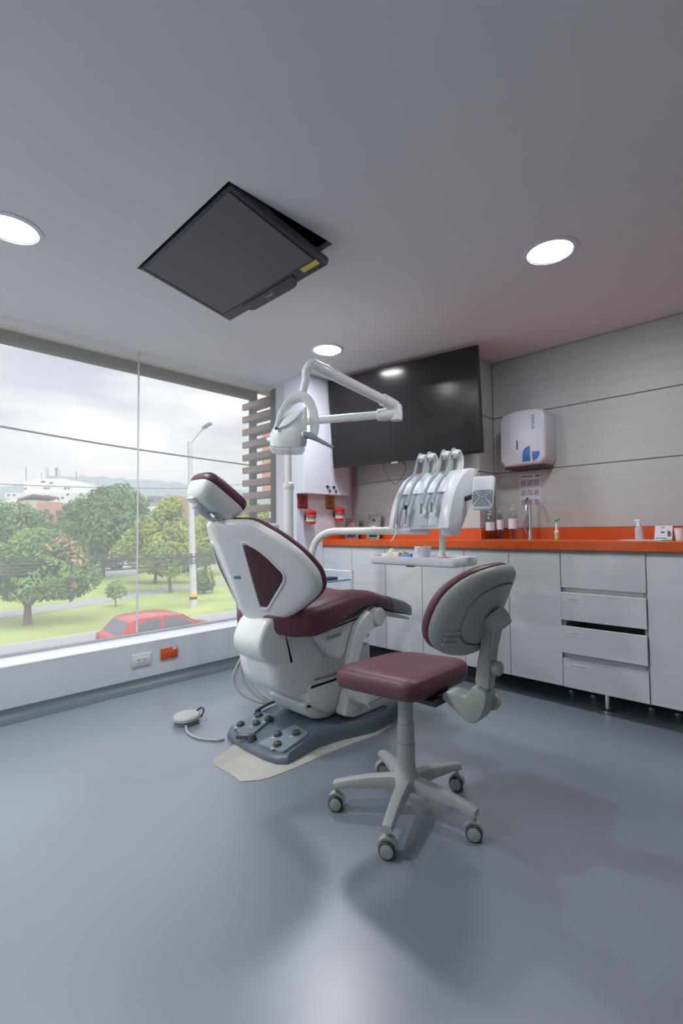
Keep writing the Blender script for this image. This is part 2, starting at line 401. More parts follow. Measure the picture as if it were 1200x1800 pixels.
# ------------------------------------------------------------------ outside of the building: soffit, fascia beam, louvre
bm = B(); box(bm, -3.52, XG-.021, YB0-1, 3.4, CEIL+.005, CEIL+.05)
struct(obj('outer_soffit', bm, m_soffit), 'pale soffit just outside the window head', 'soffit')
bm = B(); box(bm, -3.53, -3.47, YB0-1, 2.5, 2.165, CEIL+.004)
struct(obj('fascia_beam', bm, m_wooddark), 'dark beam along the top outside the window', 'beam')
lou = thing('louvre_screen', 'brown wooden louvre screen outside at the right end of the window', 'louvre', (-3.53, 2.6, .28))
for x, w_, y0 in ((-3.70, .025, 2.585), (-3.312, .038, 2.5535)):
    bm = B(); box(bm, x-w_, x+w_, y0, 2.64, .28, 2.234); obj('post', bm, m_wooddark, lou)
for i in range(16):
    z = 2.195-.1215*i
    bm = B(); box(bm, -3.79, -3.352, 2.553, 2.584, z-.058, z, .002, 1); obj('slat', bm, m_wood, lou)
    bm = B(); box(bm, -3.74, -3.28, 2.641, 2.668, z-.058, z, .002, 1); obj('slat', bm, m_wood, lou)

# ------------------------------------------------------------------ ceiling downlights
def downlight(x, y, label, watt=LAMP_W):
    t = thing('ceiling_downlight', label, 'ceiling light', (x, y, CEIL), 'round recessed ceiling lights')
    bm = B(); lathe(bm, [(.116, .0), (.115, -.004), (.098, -.007), (.094, -.003), (.094, .0)], Matrix.Translation((x, y, CEIL)), 40, cap=False); obj('trim_ring', bm, m_white, t)
    bm = B(); lathe(bm, [(.0945, -.0005), (.0945, -.003), (.05, -.0035), (.001, -.0035)], Matrix.Translation((x, y, CEIL)), 40)
    obj('diffuser', bm, mat('lit_diffuser', (.9, .9, .9), .5, emit=((.93, .96, 1.0), 2.0), noise_=((3, 3, 3), .01)), t)
    L = bpy.data.lights.new('downlight', 'AREA'); L.shape = 'DISK'; L.size = .18; L.energy = watt; L.color = (.95, .96, 1.0)
    lo = bpy.data.objects.new('lamp_light', L); COL.objects.link(lo); lo.parent = t; lo.location = (0, 0, -.006)
downlight(-2.284, .421, 'round ceiling downlight cut by the left picture edge, left of the ceiling screen', 17)
downlight(-.771, 2.165, 'round ceiling downlight to the right, above the counter with the towel dispenser', 7.5)
downlight(-2.307, 2.25, 'small-looking round ceiling downlight just above the dental lamp arm', 11)
downlight(-2.284, -1.1, 'added unseen downlight behind the viewer on the window side, brightening the room', 18)  # unseen lamp added behind the viewer to brighten the room
downlight(-.771, .421, 'added unseen downlight just above the top picture edge, brightening the room', 2.5)  # second added lamp out of view, extra fill for the room


# ------------------------------------------------------------------ counter and base cabinets
XE = 1.2                                   # the run goes on past the picture edge
ZT, ZB = .912, .862                        # top and underside of the worktop edge
ct = thing('countertop', 'continuous orange quartz worktop with upstand along the back wall', 'countertop', (-1.6, 2.95, ZT))
bm = B(); box(bm, XP+.001, XE, YC-.012, YTV-.001, ZB, ZT, .002, 1); box(bm, XJ+.001, XE, YTV-.0009, YS-.001, ZB, ZT); obj('slab', bm, m_orange, ct)
bm = B(); box(bm, XP+.001, XJ+.012, YTV-.013, YTV-.001, ZT, .987); obj('upstand', bm, m_orange, ct)
bm = B(); box(bm, XJ+.0005, XJ+.012, YTV-.0005, YS-.0135, ZT, .987); obj('upstand', bm, m_orange, ct)
bm = B(); box(bm, XJ+.0125, XE, YS-.013, YS-.001, ZT, .987); obj('upstand', bm, m_orange, ct)
bm = B(); box(bm, XP+.001, XP+.013, YC, YTV-.0135, ZT, .987); obj('upstand', bm, m_orange, ct)
ZCB = .112
def cab_body(t, x0, x1):
    bm = B()
    box(bm, x0+.0008, x0+.018, YC+.02, YTV-.002, ZCB, ZB-.0005); box(bm, x1-.018, x1-.0008, YC+.02, YTV-.002, ZCB, ZB-.0005)
    box(bm, x0+.0185, x1-.0185, YC+.02, YTV-.002, ZCB, ZCB+.018); box(bm, x0+.0185, x1-.0185, YTV-.015, YTV-.002, ZCB+.0185, ZB-.0005)
    box(bm, x0+.0185, x1-.0185, YC+.02, YC+.035, ZB-.03, ZB-.0005)
    obj('carcass', bm, m_lamedge, t)
    for x in (x0+.06, x1-.06):
        leg(t, x, YTV-.06)
def leg(t, x, y):
    bm = B(); lathe(bm, [(.027, 0), (.027, .006), (.016, .012), (.013, .016), (.013, ZCB-.012), (.017, ZCB-.011), (.017, ZCB-.0005)], Matrix.Translation((x, y, 0)), 16)
    obj('leg', bm, m_chrome, t)
def door(t, x0, x1, z0=ZCB, z1=ZB-.018, name='door'):
    bm = B(); box(bm, x0+.0018, x1-.0018, YC, YC+.018, z0, z1, .0015, 1); return obj(name, bm, m_lam, t)
seams = [-2.879, -2.556, -2.217, -1.893, -1.568, -1.268, -.969]
labs = ['pale two-door base cabinet at the left end of the counter, beside the side wall',
        'pale two-door base cabinet under the television, behind the dental tray',
        'pale two-door base cabinet directly left of the drawer unit']
for k in range(3):
    a, b_, c = seams[2*k:2*k+3]
    t = thing('base_cabinet', labs[k], 'cabinet', ((a+c)/2, 2.92, 0), 'base cabinets under the orange worktop')
    cab_body(t, a, c); door(t, a, b_); door(t, b_, c)
t = thing('drawer_cabinet', 'pale four-drawer base cabinet with small paper labels', 'cabinet', (-.764, 2.92, 0), 'base cabinets under the orange worktop')
cab_body(t, -.969, -.559); leg(t, -.776, 2.83)
for z0, z1 in ((.631, .656), (.269, .300)):
    bm = B(); box(bm, -.9505, -.5775, YC+.019, YC+.03, z0-.012, z1+.012); obj('rail', bm, m_lam, t)
for (z0, z1, out_, lw, lx) in ((.655, .844, .0, .05, -.93), (.478, .630, .010, .085, -.91), (.300, .446, .016, .08, -.91), (ZCB, .270, .004, .11, -.895)):
    bm = B(); box(bm, -.9665, -.5615, YC-out_, YC+.018-out_, z0, z1, .0015, 1); d = obj('drawer', bm, m_lam, t)
    bm = B(); box(bm, -.945, -.583, YC+.031-out_, YC+.2-out_, z0+.015, z0+.1, .0); obj('drawer_box', bm, m_lamedge, d)
    bm = B(); box(bm, lx-lw/2+.01, lx+lw/2+.01, YC-out_-.0008, YC-out_-.0001, z1-.05 if z1 < .8 else z1-.035, z1-.02 if z1 < .8 else z1-.008); l_ = obj('paper_label', bm, m_paper, d)
    zc = (z1-.037) if z1 < .8 else z1-.02
    bm = B(); box(bm, lx-lw*.38+.01, lx+lw*.38+.01, YC-out_-.0012, YC-out_-.0009, zc-.002, zc+.002); obj('label_print', bm, m_print, d)
t = thing('base_cabinet', 'pale base cabinet right of the drawer unit at the picture edge', 'cabinet', (.0, 2.92, 0), 'base cabinets under the orange worktop')
cab_body(t, -.559, .10); door(t, -.559, -.16, z1=.838); door(t, -.16, .10, z1=.838)
t = thing('base_cabinet', 'pale base cabinet beyond the right picture edge', 'cabinet', (.65, 2.92, 0), 'base cabinets under the orange worktop')
cab_body(t, .10, XE); door(t, .10, .65); door(t, .65, XE)

# ------------------------------------------------------------------ wall cabinet on the side wall
XD = -2.785
t = thing('wall_cabinet', 'tall white wall cabinet with two keyed doors, half hidden by the television', 'cabinet', (-2.83, 2.72, 1.29))
bm = B(); box(bm, XP+.0005, XD-.018, 2.45, 2.97, 1.283, CEIL-.002); obj('body', bm, m_white, t)
for y0, y1 in ((2.45, 2.735), (2.738, 2.97)):
    bm = B(); box(bm, XD-.0178, XD, y0, y1, 1.281, CEIL-.003, .0015, 1); d = obj('door', bm, m_white, t)
    yk = y1-.035 if y0 < 2.6 else y0+.035
    bm = B(); lathe(bm, [(.011, 0), (.011, .006), (.008, .008), (.001, .008)], basis((XD+.0002, yk, 1.345), V((0, 1, 0)), V((0, 0, 1)), V((1, 0, 0))), 14); k = obj('lock', bm, m_black, d)
    bm = B(); box(bm, XD+.008, XD+.022, yk-.003, yk+.003, 1.340, 1.350); box(bm, XD+.010, XD+.02, yk+.012, yk+.028, 1.298, 1.318, .003, 1); tube(bm, [(XD+.018, yk, 1.342), (XD+.02, yk+.008, 1.33), (XD+.015, yk+.02, 1.318)], .0018, 6)
    obj('key', bm, m_black, k)

# ------------------------------------------------------------------ hazard signs and sharps bins on the side wall
def sign(y, z, mm, tri, label):
    t = thing('hazard_sign', label, 'sign', (XP, y, z), 'hazard signs on the side wall')
    bm = B(); box(bm, XP+.0003, XP+.0028, y-.055, y+.055, z-.058, z+.058); obj('plate', bm, mm, t)
    x = XP+.0034
    f = lambda yy, zz: V((x, y+yy, z+.008+zz))
    bm = B()
    if tri:
        tube(bm, [f(-.038, -.03), f(.038, -.03), f(0, .042)], .003, 6, closed=True, ell=.3)
        c, s = V((0, -.008)), .42
    else: c, s = V((0, 0)), .85
    for k in range(3):
        a = PI/2+k*2*PI/3; o = c+V((math.cos(a), math.sin(a)))*.022*s
        arc = [f(o.x+math.cos(a+b)*.019*s, o.y+math.sin(a+b)*.019*s) for b in [math.radians(q) for q in range(40-180-0, 141+40-0, 20)] if abs(((b+PI) % (2*PI))-PI) > .55]
        tube(bm, arc, [.0012+.0016*abs(math.sin(i/len(arc)*PI)) for i in range(len(arc))], 6, ell=.4)
    tube(bm, [f(c.x+math.cos(q/10*PI)*.016*s, c.y+math.sin(q/10*PI)*.016*s) for q in range(20)], .0016, 6, closed=True, ell=.4)
    obj('symbol', bm, m_ink, t)
    bm = B(); box(bm, XP+.003, XP+.0034, y-.042, y+.042, z-.049, z-.042); obj('caption_strip', bm, m_ink, t)
sign(2.515, 1.220, m_redsign, False, 'square dark red biohazard sign under the wall cabinet')
sign(2.825, 1.222, m_yelsign, True, 'amber hazard sign with a black triangle, beside the red one')
def sharps(y, z, label):
    t = thing('sharps_container', label, 'sharps bin', (XP, y, z), 'red sharps bins on the side wall')
    x0 = XP+.06
    bm = B(); box(bm, XP+.0005, XP+.016, y-.02, y+.02, z+.02, z+.06, .003, 1); tube(bm, [V((x0+math.cos(a)*.047, y+math.sin(a)*.047, z+.04)) for a in [k*2*PI/20 for k in range(20)]], .0035, 6, closed=True); obj('bracket', bm, m_black, t)
    bm = B(); lathe(bm, [(.034, 0), (.037, .002), (.041, .05), (.043, .085), (.0435, .088)], Matrix.Translation((x0, y, z-.02)), 24); obj('body', bm, m_red, t)
    bm = B(); lathe(bm, [(.045, .0882), (.047, .09), (.047, .102), (.040, .106), (.030, .112), (.012, .114), (.011, .122), (.001, .122)], Matrix.Translation((x0, y, z-.02)), 24); obj('lid', bm, m_red, t)
    bm = B(); ring = []
    for h, r in ((.014, .0392), (.058, .0425)):
        ring.append([V((x0+math.cos(a)*r, y+math.sin(a)*r, z+h-.012)) for a in [math.radians(q) for q in range(-110, 31, 10)]])
    loft(bm, ring, cap=False, closed=False); lb = obj('paper_label', bm, mat('label_cream', (.66, .66, .55), .6, noise_=((25, 25, 25), .05)), t)
    bm = B()
    for h in (.020, .027, .034):
        loft(bm, [[V((x0+math.cos(a)*.0432, y+math.sin(a)*.0432, z+h+q)) for a in [math.radians(d) for d in range(-80, 11, 15)]] for q in (0, .003)], cap=False, closed=False)
    obj('label_print', bm, mat('olive_print', (.28, .27, .12), .6, noise_=((25, 25, 25), .2)), lb)
sharps(2.55, 1.055, 'red sharps bin with pale label below the red biohazard sign')
sharps(2.88, 1.085, 'red sharps bin with pale label below the amber hazard sign')

# ------------------------------------------------------------------ large television on an articulated bracket
tc_, yw, tl, TW = V((-2.1096, 2.777, 1.846)), .14804, .0978, 1.245; TH = TW*.572
ax = V((math.cos(yw), math.sin(yw), 0)); nn = V((math.sin(yw)*math.cos(tl), -math.cos(yw)*math.cos(tl), -math.sin(tl))); az = (-nn).cross(ax)*-1
az = ax.cross(-nn)
if az.z < 0: az = -az
t = thing('wall_television', 'large flat black television tilted out from the wall above the counter', 'television', tuple(tc_))
TT = basis(tc_, ax, -nn, az)              # local y points to the wall
bm = B(); box(bm, -TW/2, TW/2, .002, .03, -TH/2, TH/2, .004, 2, T=TT); obj('casing', bm, m_black, t)
bm = B(); box(bm, -TW/2+.009, TW/2-.009, .0002, .0018, -TH/2+.018, TH/2-.009, T=TT); obj('screen', bm, m_screen, t)
bm = B(); box(bm, -.3, .3, .0302, .055, -.28, .05, .008, 2, T=TT); obj('rear_bulge', bm, m_dark, t)
bm = B(); box(bm, -.078, -.022, -.002, .006, -TH/2-.010, -TH/2+.002, .001, 1, T=TT); obj('logo_tab', bm, m_steel, t)
bm = B(); b0 = TT @ V((-.05, .055, -.05)); b1 = V((-1.95, YTV-.02, 1.80)); mid = (b0+b1)/2+V((.13, 0, 0))
tube(bm, [b0, mid, b1], .016, 8); box(bm, b1.x-.09, b1.x+.09, YTV-.022, YTV-.001, 1.70, 1.95); obj('bracket', bm, m_black, t)
bm = B(); p0 = TT @ V((-.155, .02, -TH/2+.004)); p1 = TT @ V((.015, .02, -TH/2+.004)); tube(bm, crom([p0, p0+V((0, 0.01, -.06)), (p0+p1)/2+V((-.01, .03, -.165)), p1+V((0, .02, -.07)), p1], 8), .0028, 6); obj('cable', bm, m_wire, t)
bm = B(); p0 = TT @ V((.12, .03, -TH/2+.02)); tube(bm, crom([p0, p0+V((.03, .05, -.05)), p0+V((.06, .1, -.16)), V((p0.x+.06, YTV-.012, .99))], 8), .0035, 6); obj('cable', bm, m_black, t)

# ------------------------------------------------------------------ screen hinged down from the ceiling
t = thing('ceiling_screen', 'black flat screen hinged down from the ceiling recess', 'television', (-1.815, 1.16, 2.19))
h0 = V((-2.203, .915, 2.228)); vy = V((0, .49, -.094)).normalized(); vx = V((1, 0, 0)); vz = vx.cross(vy)  # vz up
CT = basis(h0, vx, vy, vz); CW, CH = .772, .50
bm = B(); box(bm, 0, CW, 0, CH, .0, .035, .006, 2, T=CT); obj('casing', bm, m_dark, t)
bm = B(); box(bm, .10, CW-.10, .06, CH-.12, .035, .075, .012, 2, T=CT); obj('rear_bulge', bm, m_black, t)
bm = B(); box(bm, .028, CW-.028, .012, CH-.062, -.0015, .0005, T=CT); obj('screen', bm, m_screen2, t)
for a in ((.024, .028, .01, CH-.058), (CW-.028, CW-.024, .01, CH-.058), (.024, CW-.024, CH-.062, CH-.058)):
    bm = B(); box(bm, a[0], a[1], a[2], a[3], -.0035, .0005, T=CT); obj('bezel_edge', bm, m_black, t)
bm = B(); prism(bm, rpoly([(.16, CH-.045), (.60, CH-.045), (.555, CH+.014), (.205, CH+.014)], .03), lambda u, v, h: CT @ V((u, v, h)), -.006, .02, .003); obj('control_bulge', bm, m_dark, t)
text('PHILIPS', .017, CT @ V((.385, CH-.02, -.0068)), CT.to_3x3() @ V((1, 0, 0)), CT.to_3x3() @ V((0, -1, 0)), m_tape, t)
bm = B(); box(bm, CW-.125, CW-.02, CH-.058, CH-.03, -.0022, -.0004, T=CT); obj('yellow_sticker', bm, m_sticker, t)
bm = B(); tube(bm, [CT @ V((.2, .2, .075)), V((-1.98, 1.12, CEIL+.2395))], .012, 8); tube(bm, [CT @ V((.55, .2, .075)), V((-1.64, 1.12, CEIL+.2395))], .012, 8); obj('hanger', bm, m_black, t)

# ------------------------------------------------------------------ towel dispenser and notice on the sink wall
t = thing('towel_dispenser', 'white paper towel dispenser with blue stickers on the laminate wall', 'towel dispenser', (-1.33, YS, 1.6))
x0, x1, z0, z1 = -1.50, -1.185, 1.40, 1.795; yf = YS-.19
zt_ = lambda u: z1-.03*((u-(x0+x1)/2)/.157)**2
ol = [(x0, z0+.05), (x0+.03, z0+.012), (x1-.03, z0+.012), (x1, z0+.05), (x1, z1-.05), (x1-.02, z1-.018)]+[(x0+(x1-x0)*q, z1-.018*((q-.5)*2)**2) for q in (.8, .65, .5, .35, .2)]+[(x0+.02, z1-.018), (x0, z1-.05)]
cx, cz = (x0+x1)/2, (z0+z1)/2
bm = B()
P2 = [V(p) for p in ol]; cc = V((cx, cz))
loft(bm, [[V((cc.x+(p.x-cc.x)*k, y, cc.y+(p.y-cc.y)*k)) for p in P2] for k, y in ((1.0, YS-.0008), (1.0, yf+.035), (.985, yf+.012), (.95, yf+.002), (.90, yf))])
obj('cover', bm, mat('dispenser_white', (.62, .63, .70), .3, noise_=((4, 4, 4), .02)), t, sharp=50)
bm = B(); box(bm, x0+.02, x1-.02, yf+.03, YS-.003, z0-.002, z0+.0125, .003, 1); obj('outlet_tray', bm, m_dark, t)
bm = B(); box(bm, cx-.012-.025, cx-.004-.025, yf-.0012, yf+.002, cz-.075, cz-.01); obj('level_slot', bm, m_ink, t)
fs = lambda u, v, h: V((u, yf-.0006-h, v))
R_ = .052; c0 = V((cx+.055, cz-.11))
half = lambda a0, a1, dx: [(c0.x+dx+R_*math.cos(math.radians(a)), c0.y+R_*math.sin(math.radians(a))) for a in range(a0, a1+1, 12)]
bm = B(); prism(bm, half(90, 195, 0)+[(c0.x-R_*1.0, c0.y-R_), (c0.x, c0.y-R_*.98)], fs, 0, .0006); obj('blue_sticker', bm, m_blueink, t)
bm = B(); prism(bm, half(-84, 12, .012)+[(c0.x+.012, c0.y+.01)], fs, 0, .0006); obj('blue_sticker', bm, m_blueink, t)
text('FAMILIA', .028, V((cx+.078, yf-.0008, cz+.10)), (0, 0, -1), (1, 0, 0), m_blueink, t)
t = thing('wall_notice', 'printed white hand-washing notice behind the tap', 'notice', (-1.37, YS, 1.25))
bm = B(); box(bm, -1.446, -1.296, YS-.0015, YS-.0003, 1.140, 1.370); obj('sheet', bm, m_paper, t)
for r in range(3):
    for c in range(3):
        bm = B(); xx = -1.438+c*.047; zz = 1.300-r*.07; box(bm, xx, xx+.039, YS-.0022, YS-.0016, zz-.012, zz+.03); obj('printed_picture', bm, m_print, t)
bm = B(); box(bm, -1.438, -1.35, YS-.0022, YS-.0016, 1.352, 1.358); box(bm, -1.33, -1.303, YS-.0022, YS-.0016, 1.350, 1.360); obj('heading_print', bm, m_ink, t)

# ------------------------------------------------------------------ things on the counter
t = thing('sink_tap', 'tall slim chrome tap standing on the counter in front of the notice', 'tap', (-1.34, 3.25, ZT))
bm = B(); lathe(bm, [(.024, .0002), (.024, .008), (.015, .012), (.014, .05), (.012, .06), (.001, .06)], Matrix.Translation((-1.34, 3.25, ZT)), 20); obj('foot', bm, m_chrome, t)
bm = B(); tube(bm, crom([(-1.34, 3.25, ZT+.05), (-1.34, 3.25, ZT+.2), (-1.34, 3.245, ZT+.25), (-1.335, 3.215, ZT+.275), (-1.327, 3.175, ZT+.262), (-1.32, 3.15, ZT+.22)], 8), .0105, 14); obj('spout', bm, m_chrome, t)
bm = B(); lathe(bm, [(.013, 0), (.014, .03), (.012, .042), (.012, .045)], basis((-1.32, 3.150, ZT+.187), V((1, 0, 0)), V((0, 1, 0)), V((0, .1, 1)).normalized()), 14); obj('nozzle', bm, m_chrome, t)
bm = B(); tube(bm, [(-1.365, 3.245, ZT+.03), (-1.375, 3.24, ZT+.06), (-1.378, 3.238, ZT+.1)], [.006, .006, .004], 10); obj('lever', bm, m_chrome, t)
def bottle(x, y, h, r, label, lab=True, pump=True):
    t = thing('pump_bottle', label, 'bottle', (x, y, ZT), 'clear pump bottles by the tap')
    T = Matrix.Translation((x, y, ZT+.0003))
    bm = B(); lathe(bm, [(r*.9, 0), (r, .004), (r, h*.62), (r*.9, h*.70), (r*.42, h*.80), (r*.38, h*.85), (r*.38, h*.851)], T, 20); obj('bottle', bm, m_bottle, t)
    if lab:
        bm = B(); loft(bm, [[V((x+math.cos(a)*(r+.0005), y+math.sin(a)*(r+.0005), ZT+z)) for a in [math.radians(q) for q in range(-170, 1, 10)]] for z in (h*.30, h*.60)], cap=False, closed=False); obj('paper_label', bm, m_paper, t)
    if pump:
        bm = B(); lathe(bm, [(r*.44, h*.852), (r*.44, h*.90), (r*.15, h*.905), (r*.13, h*.97), (r*.3, h*.972), (r*.3, h), (.001, h)], T, 14); tube(bm, [(x, y, ZT+h*.985), (x+.018, y-.025, ZT+h*.985), (x+.02, y-.028, ZT+h*.96)], .004, 8); obj('pump', bm, m_clear, t)
bottle(-1.595, 3.17, .20, .034, 'wide clear pump bottle with a white label, first from the jog in the wall')
bottle(-1.567, 3.26, .19, .027, 'small clear bottle with a label, behind the wide pump bottle')
bottle(-1.535, 3.20, .225, .024, 'slim tall pump bottle, middle of the bottles by the tap')
bottle(-1.435, 3.19, .235, .031, 'single clear pump bottle with label, nearest to the tap')
t = thing('interdental_brush', 'small white and yellow brush model with a green tip on the counter', 'brush', (-1.09, 3.04, ZT))
T = Matrix.Translation((-1.09, 3.04, ZT+.0003))
bm = B(); lathe(bm, [(.012, 0), (.0125, .004), (.0125, .022), (.010, .026), (.010, .0262)], T, 14); obj('base', bm, m_yellow, t)
bm = B(); lathe(bm, [(.010, .0263), (.013, .034), (.014, .05), (.007, .06), (.009, .07), (.006, .085), (.004, .10), (.003, .118), (.003, .119)], T, 14); obj('handle', bm, m_cup, t)
bm = B(); tube(bm, [(-1.10, 3.04, ZT+.119), (-1.07, 3.03, ZT+.128)], .008, 8); obj('tip', bm, m_green, t)
t = thing('spray_bottle', 'clear spray bottle with white nozzle standing on a white sheet', 'bottle', (-.652, 3.06, ZT))
T = Matrix.Translation((-.652, 3.06, ZT+.003))
bm = B(); lathe(bm, [(.018, 0), (.02, .004), (.02, .062), (.011, .074), (.011, .0742)], T, 18); obj('bottle', bm, m_clear, t)
bm = B(); lathe(bm, [(.013, .0743), (.013, .088), (.008, .09), (.008, .1), (.001, .1)], T, 14); box(bm, -.672, -.640, 3.052, 3.068, ZT+.1035, ZT+.115, .003, 1); obj('nozzle', bm, m_cup, t)
bm = B(); box(bm, -.72, -.52, 2.90, 3.085, ZT+.0004, ZT+.0028); tag(obj('paper_sheet', bm, m_paper, loc=(-.62, 3.0, ZT)), 'flat white paper sheet under the spray bottle on the counter', 'paper')
t = thing('calendar_card', 'white printed desk card standing right of the spray bottle', 'card', (-.53, 3.04, ZT))
bm = B(); prism(bm, [(3.02, ZT+.0035), (3.028, ZT+.0035), (3.058, ZT+.077), (3.052, ZT+.078)], lambda u, v, h: V((h, u, v)), -.572, -.492); prism(bm, [(3.09, ZT+.0005), (3.097, ZT+.0005), (3.058, ZT+.079), (3.054, ZT+.076)], lambda u, v, h: V((h, u, v)), -.572, -.492); obj('card', bm, m_paper, t)
for a, b, c, d, mm in ((-.545, -.528, .040, .046, m_ink), (-.512, -.500, .02, .05, mat('brown_print', (.25, .08, .05), .6, noise_=((60, 60, 60), .3))), (-.545, -.53, .066, .072, m_sticker), (-.566, -.515, .008, .014, m_green)):
    bm = B(); box(bm, a, b, 3.0185+.40*c, 3.0215+.40*c, ZT+c, ZT+d); obj('print_mark', bm, mm, t)
t = thing('paper_cup', 'small white cup cut by the right picture edge on the counter', 'cup', (-.455, 3.02, ZT))
bm = B(); lathe(bm, [(.019, .0003), (.020, .001), (.027, .062), (.0285, .063), (.0275, .0645), (.0255, .062), (.019, .006), (.001, .006)], Matrix.Translation((-.455, 3.02, ZT)), 20); obj('cup', bm, m_cup, t)
# leaning photographs at the corner under the television
def photo(x, y, w_, h_, lean, M, label, kind):
    t = thing('framed_photo', label, 'photo', (x, y, ZT), 'photo prints leaning on the back wall')
    T = Matrix.Translation((x, y, ZT+.0005)) @ Matrix.Rotation(lean[1], 4, 'Z') @ Matrix.Rotation(-lean[0], 4, 'X')
    bm = B(); box(bm, -w_/2, w_/2, 0, .006, 0, h_, T=T); obj('backing', bm, m_photo2, t)
    bm = B(); box(bm, -w_/2+.004, w_/2-.004, -.0008, -.0001, .004, h_-.006, T=T); obj('print', bm, M, t)
    pl = lambda pts, mm, nm, d: obj(nm, prism(B(), pts, lambda u, v, h: T @ V((u, -h, v)), .001+d, .0016+d), mm, t)
    if kind == 2:
        pl(rpoly([(-.055, .03), (.05, .03), (.045, .085), (.012, .11), (-.012, .11), (-.05, .085)], .02), m_cup, 'printed_coat', 0)
        pl([(.017*math.cos(a)-.004, .140+.023*math.sin(a)) for a in [k*PI/8 for k in range(16)]], m_skin, 'printed_face', .0008)
        pl([(.0185*math.cos(a)-.004, .147+.021*math.sin(a)) for a in [k*PI/8 for k in range(9)]], mat('printed_hair_brown', (.10, .06, .05), .6, noise_=((30, 30, 30), .1)), 'printed_hair', .0016)
        pl([(-.045, .012), (.05, .012), (.04, .045), (-.04, .04)], m_ink, 'printed_panel', .0008)
    else:
        pl(rpoly([(-.055, .06), (-.04, .055), (-.012, .13), (-.022, .14)], .01), m_skin, 'printed_arm', 0); pl(rpoly([(.055, .06), (.022, .14), (.012, .13), (.04, .055)], .01), m_skin, 'printed_arm', 0)
        pl([(.016*math.cos(a), .122+.020*math.sin(a)) for a in [k*PI/8 for k in range(16)]], m_skin, 'printed_face', .0008)
        pl(rpoly([(-.03, .06), (.03, .06), (.02, .09), (-.02, .09)], .01), m_ink, 'printed_shirt', .0008)
        pl(rpoly([(-.04, .012), (.04, .012), (.04, .04), (-.04, .04)], .006), m_ink, 'printed_panel', .0008)
photo(-2.80, 3.00, .135, .178, (.14, .22), m_photo1, 'dark leaning photo print of a person with raised hands, in the counter corner', 1)
photo(-2.585, 3.035, .14, .20, (.15, -.02), m_photo2, 'teal leaning photo print of a person in a white coat, under the television', 2)

# ------------------------------------------------------------------ wall outlets
def outlet(y, z, w_, h_, M, label, marks):
    t = thing('wall_outlet', label, 'outlet', (XW, y, z), 'power outlets below the window')
    bm = B(); box(bm, XW+.0003, XW+.008, y-w_/2, y+w_/2, z-h_/2, z+h_/2, .003, 2); obj('plate', bm, M, t)
    bm = B(); box(bm, XW+.0082, XW+.0105, y-w_*.28, y+w_*.28, z-h_*.25, z+h_*.18, .001, 1); i_ = obj('socket_insert', bm, M, t)
    for s in (-1, 1):
        bm = B(); yc = y+s*w_*.15
        for dy in (-.006, .006): box(bm, XW+.0106, XW+.0112, yc+dy-.0012, yc+dy+.0012, z-.006, z+.006)
        box(bm, XW+.0106, XW+.0112, yc-.0025, yc+.0025, z-.0135, z-.009); obj('slots', bm, m_ink, i_)
    if marks:
        bm = B(); box(bm, XW+.0082, XW+.009, y+.02, y+.05, z+h_*.28, z+h_*.46); obj('white_tag', bm, m_paper, t)
outlet(1.283, .178, .122, .078, m_outlet, 'ivory double power outlet under the window', False)
outlet(1.467, .184, .118, .072, m_orangeplate, 'orange double power outlet beside the ivory one', True)

# ------------------------------------------------------------------ white trolley in the corner by the counter
TX0, TX1, TY0, TY1 = -2.68, -2.30, 2.07, 2.47
t = thing('side_trolley', 'white side trolley with a pale blue shelf behind the dental chair', 'trolley', (-2.5, 2.27, 0))
for x in (TX0, TX1):
    for y in (TY0, TY1):
        bm = B(); lathe(bm, [(.012, .05), (.012, .70), (.001, .70)], Matrix.Translation((x, y, 0)), 12); l_ = obj('leg', bm, m_cup, t)
        bm = B(); lathe(bm, [(.022, -.012), (.025, -.008), (.025, .008), (.022, .012)], basis((x, y, .0255), V((1, 0, 0)), V((0, 0, 1)), V((0, 1, 0))), 16); obj('wheel', bm, m_black, l_)
for z in (.25, .642):
    bm = B(); box(bm, TX0, TX1, TY0, TY1, z-.013, z, .002, 1); obj('shelf', bm, m_bluetray if z > .5 else m_cup, t)
bm = B(); tube(bm, [(TX0, TY0, .69), (TX0, TY1, .69), (TX1, TY1, .69)], .005, 8); obj('rail', bm, m_cup, t)
bm = B(); box(bm, TX1-.26, TX1-.10, 2.10, 2.24, .6425, .685, .006, 2); t = tag(obj('instrument_case', bm, m_black, loc=(-2.48, 2.17, .642)), 'small black case on the blue trolley shelf', 'case')
bm = B(); box(bm, TX1-.095, TX1-.01, 2.08, 2.34, .6425, .662, .006, 2); tag(obj('instrument_tray', bm, m_navy, loc=(-2.35, 2.21, .642)), 'flat dark navy tray at the front of the blue trolley shelf', 'tray')

# ------------------------------------------------------------------ dental chair (long axis along y, head end towards -y)
XC = -1.80
dc = thing('dental_chair', 'white dental treatment chair with maroon upholstery on a blue-grey base', 'dental chair', (XC, 1.6, 0))
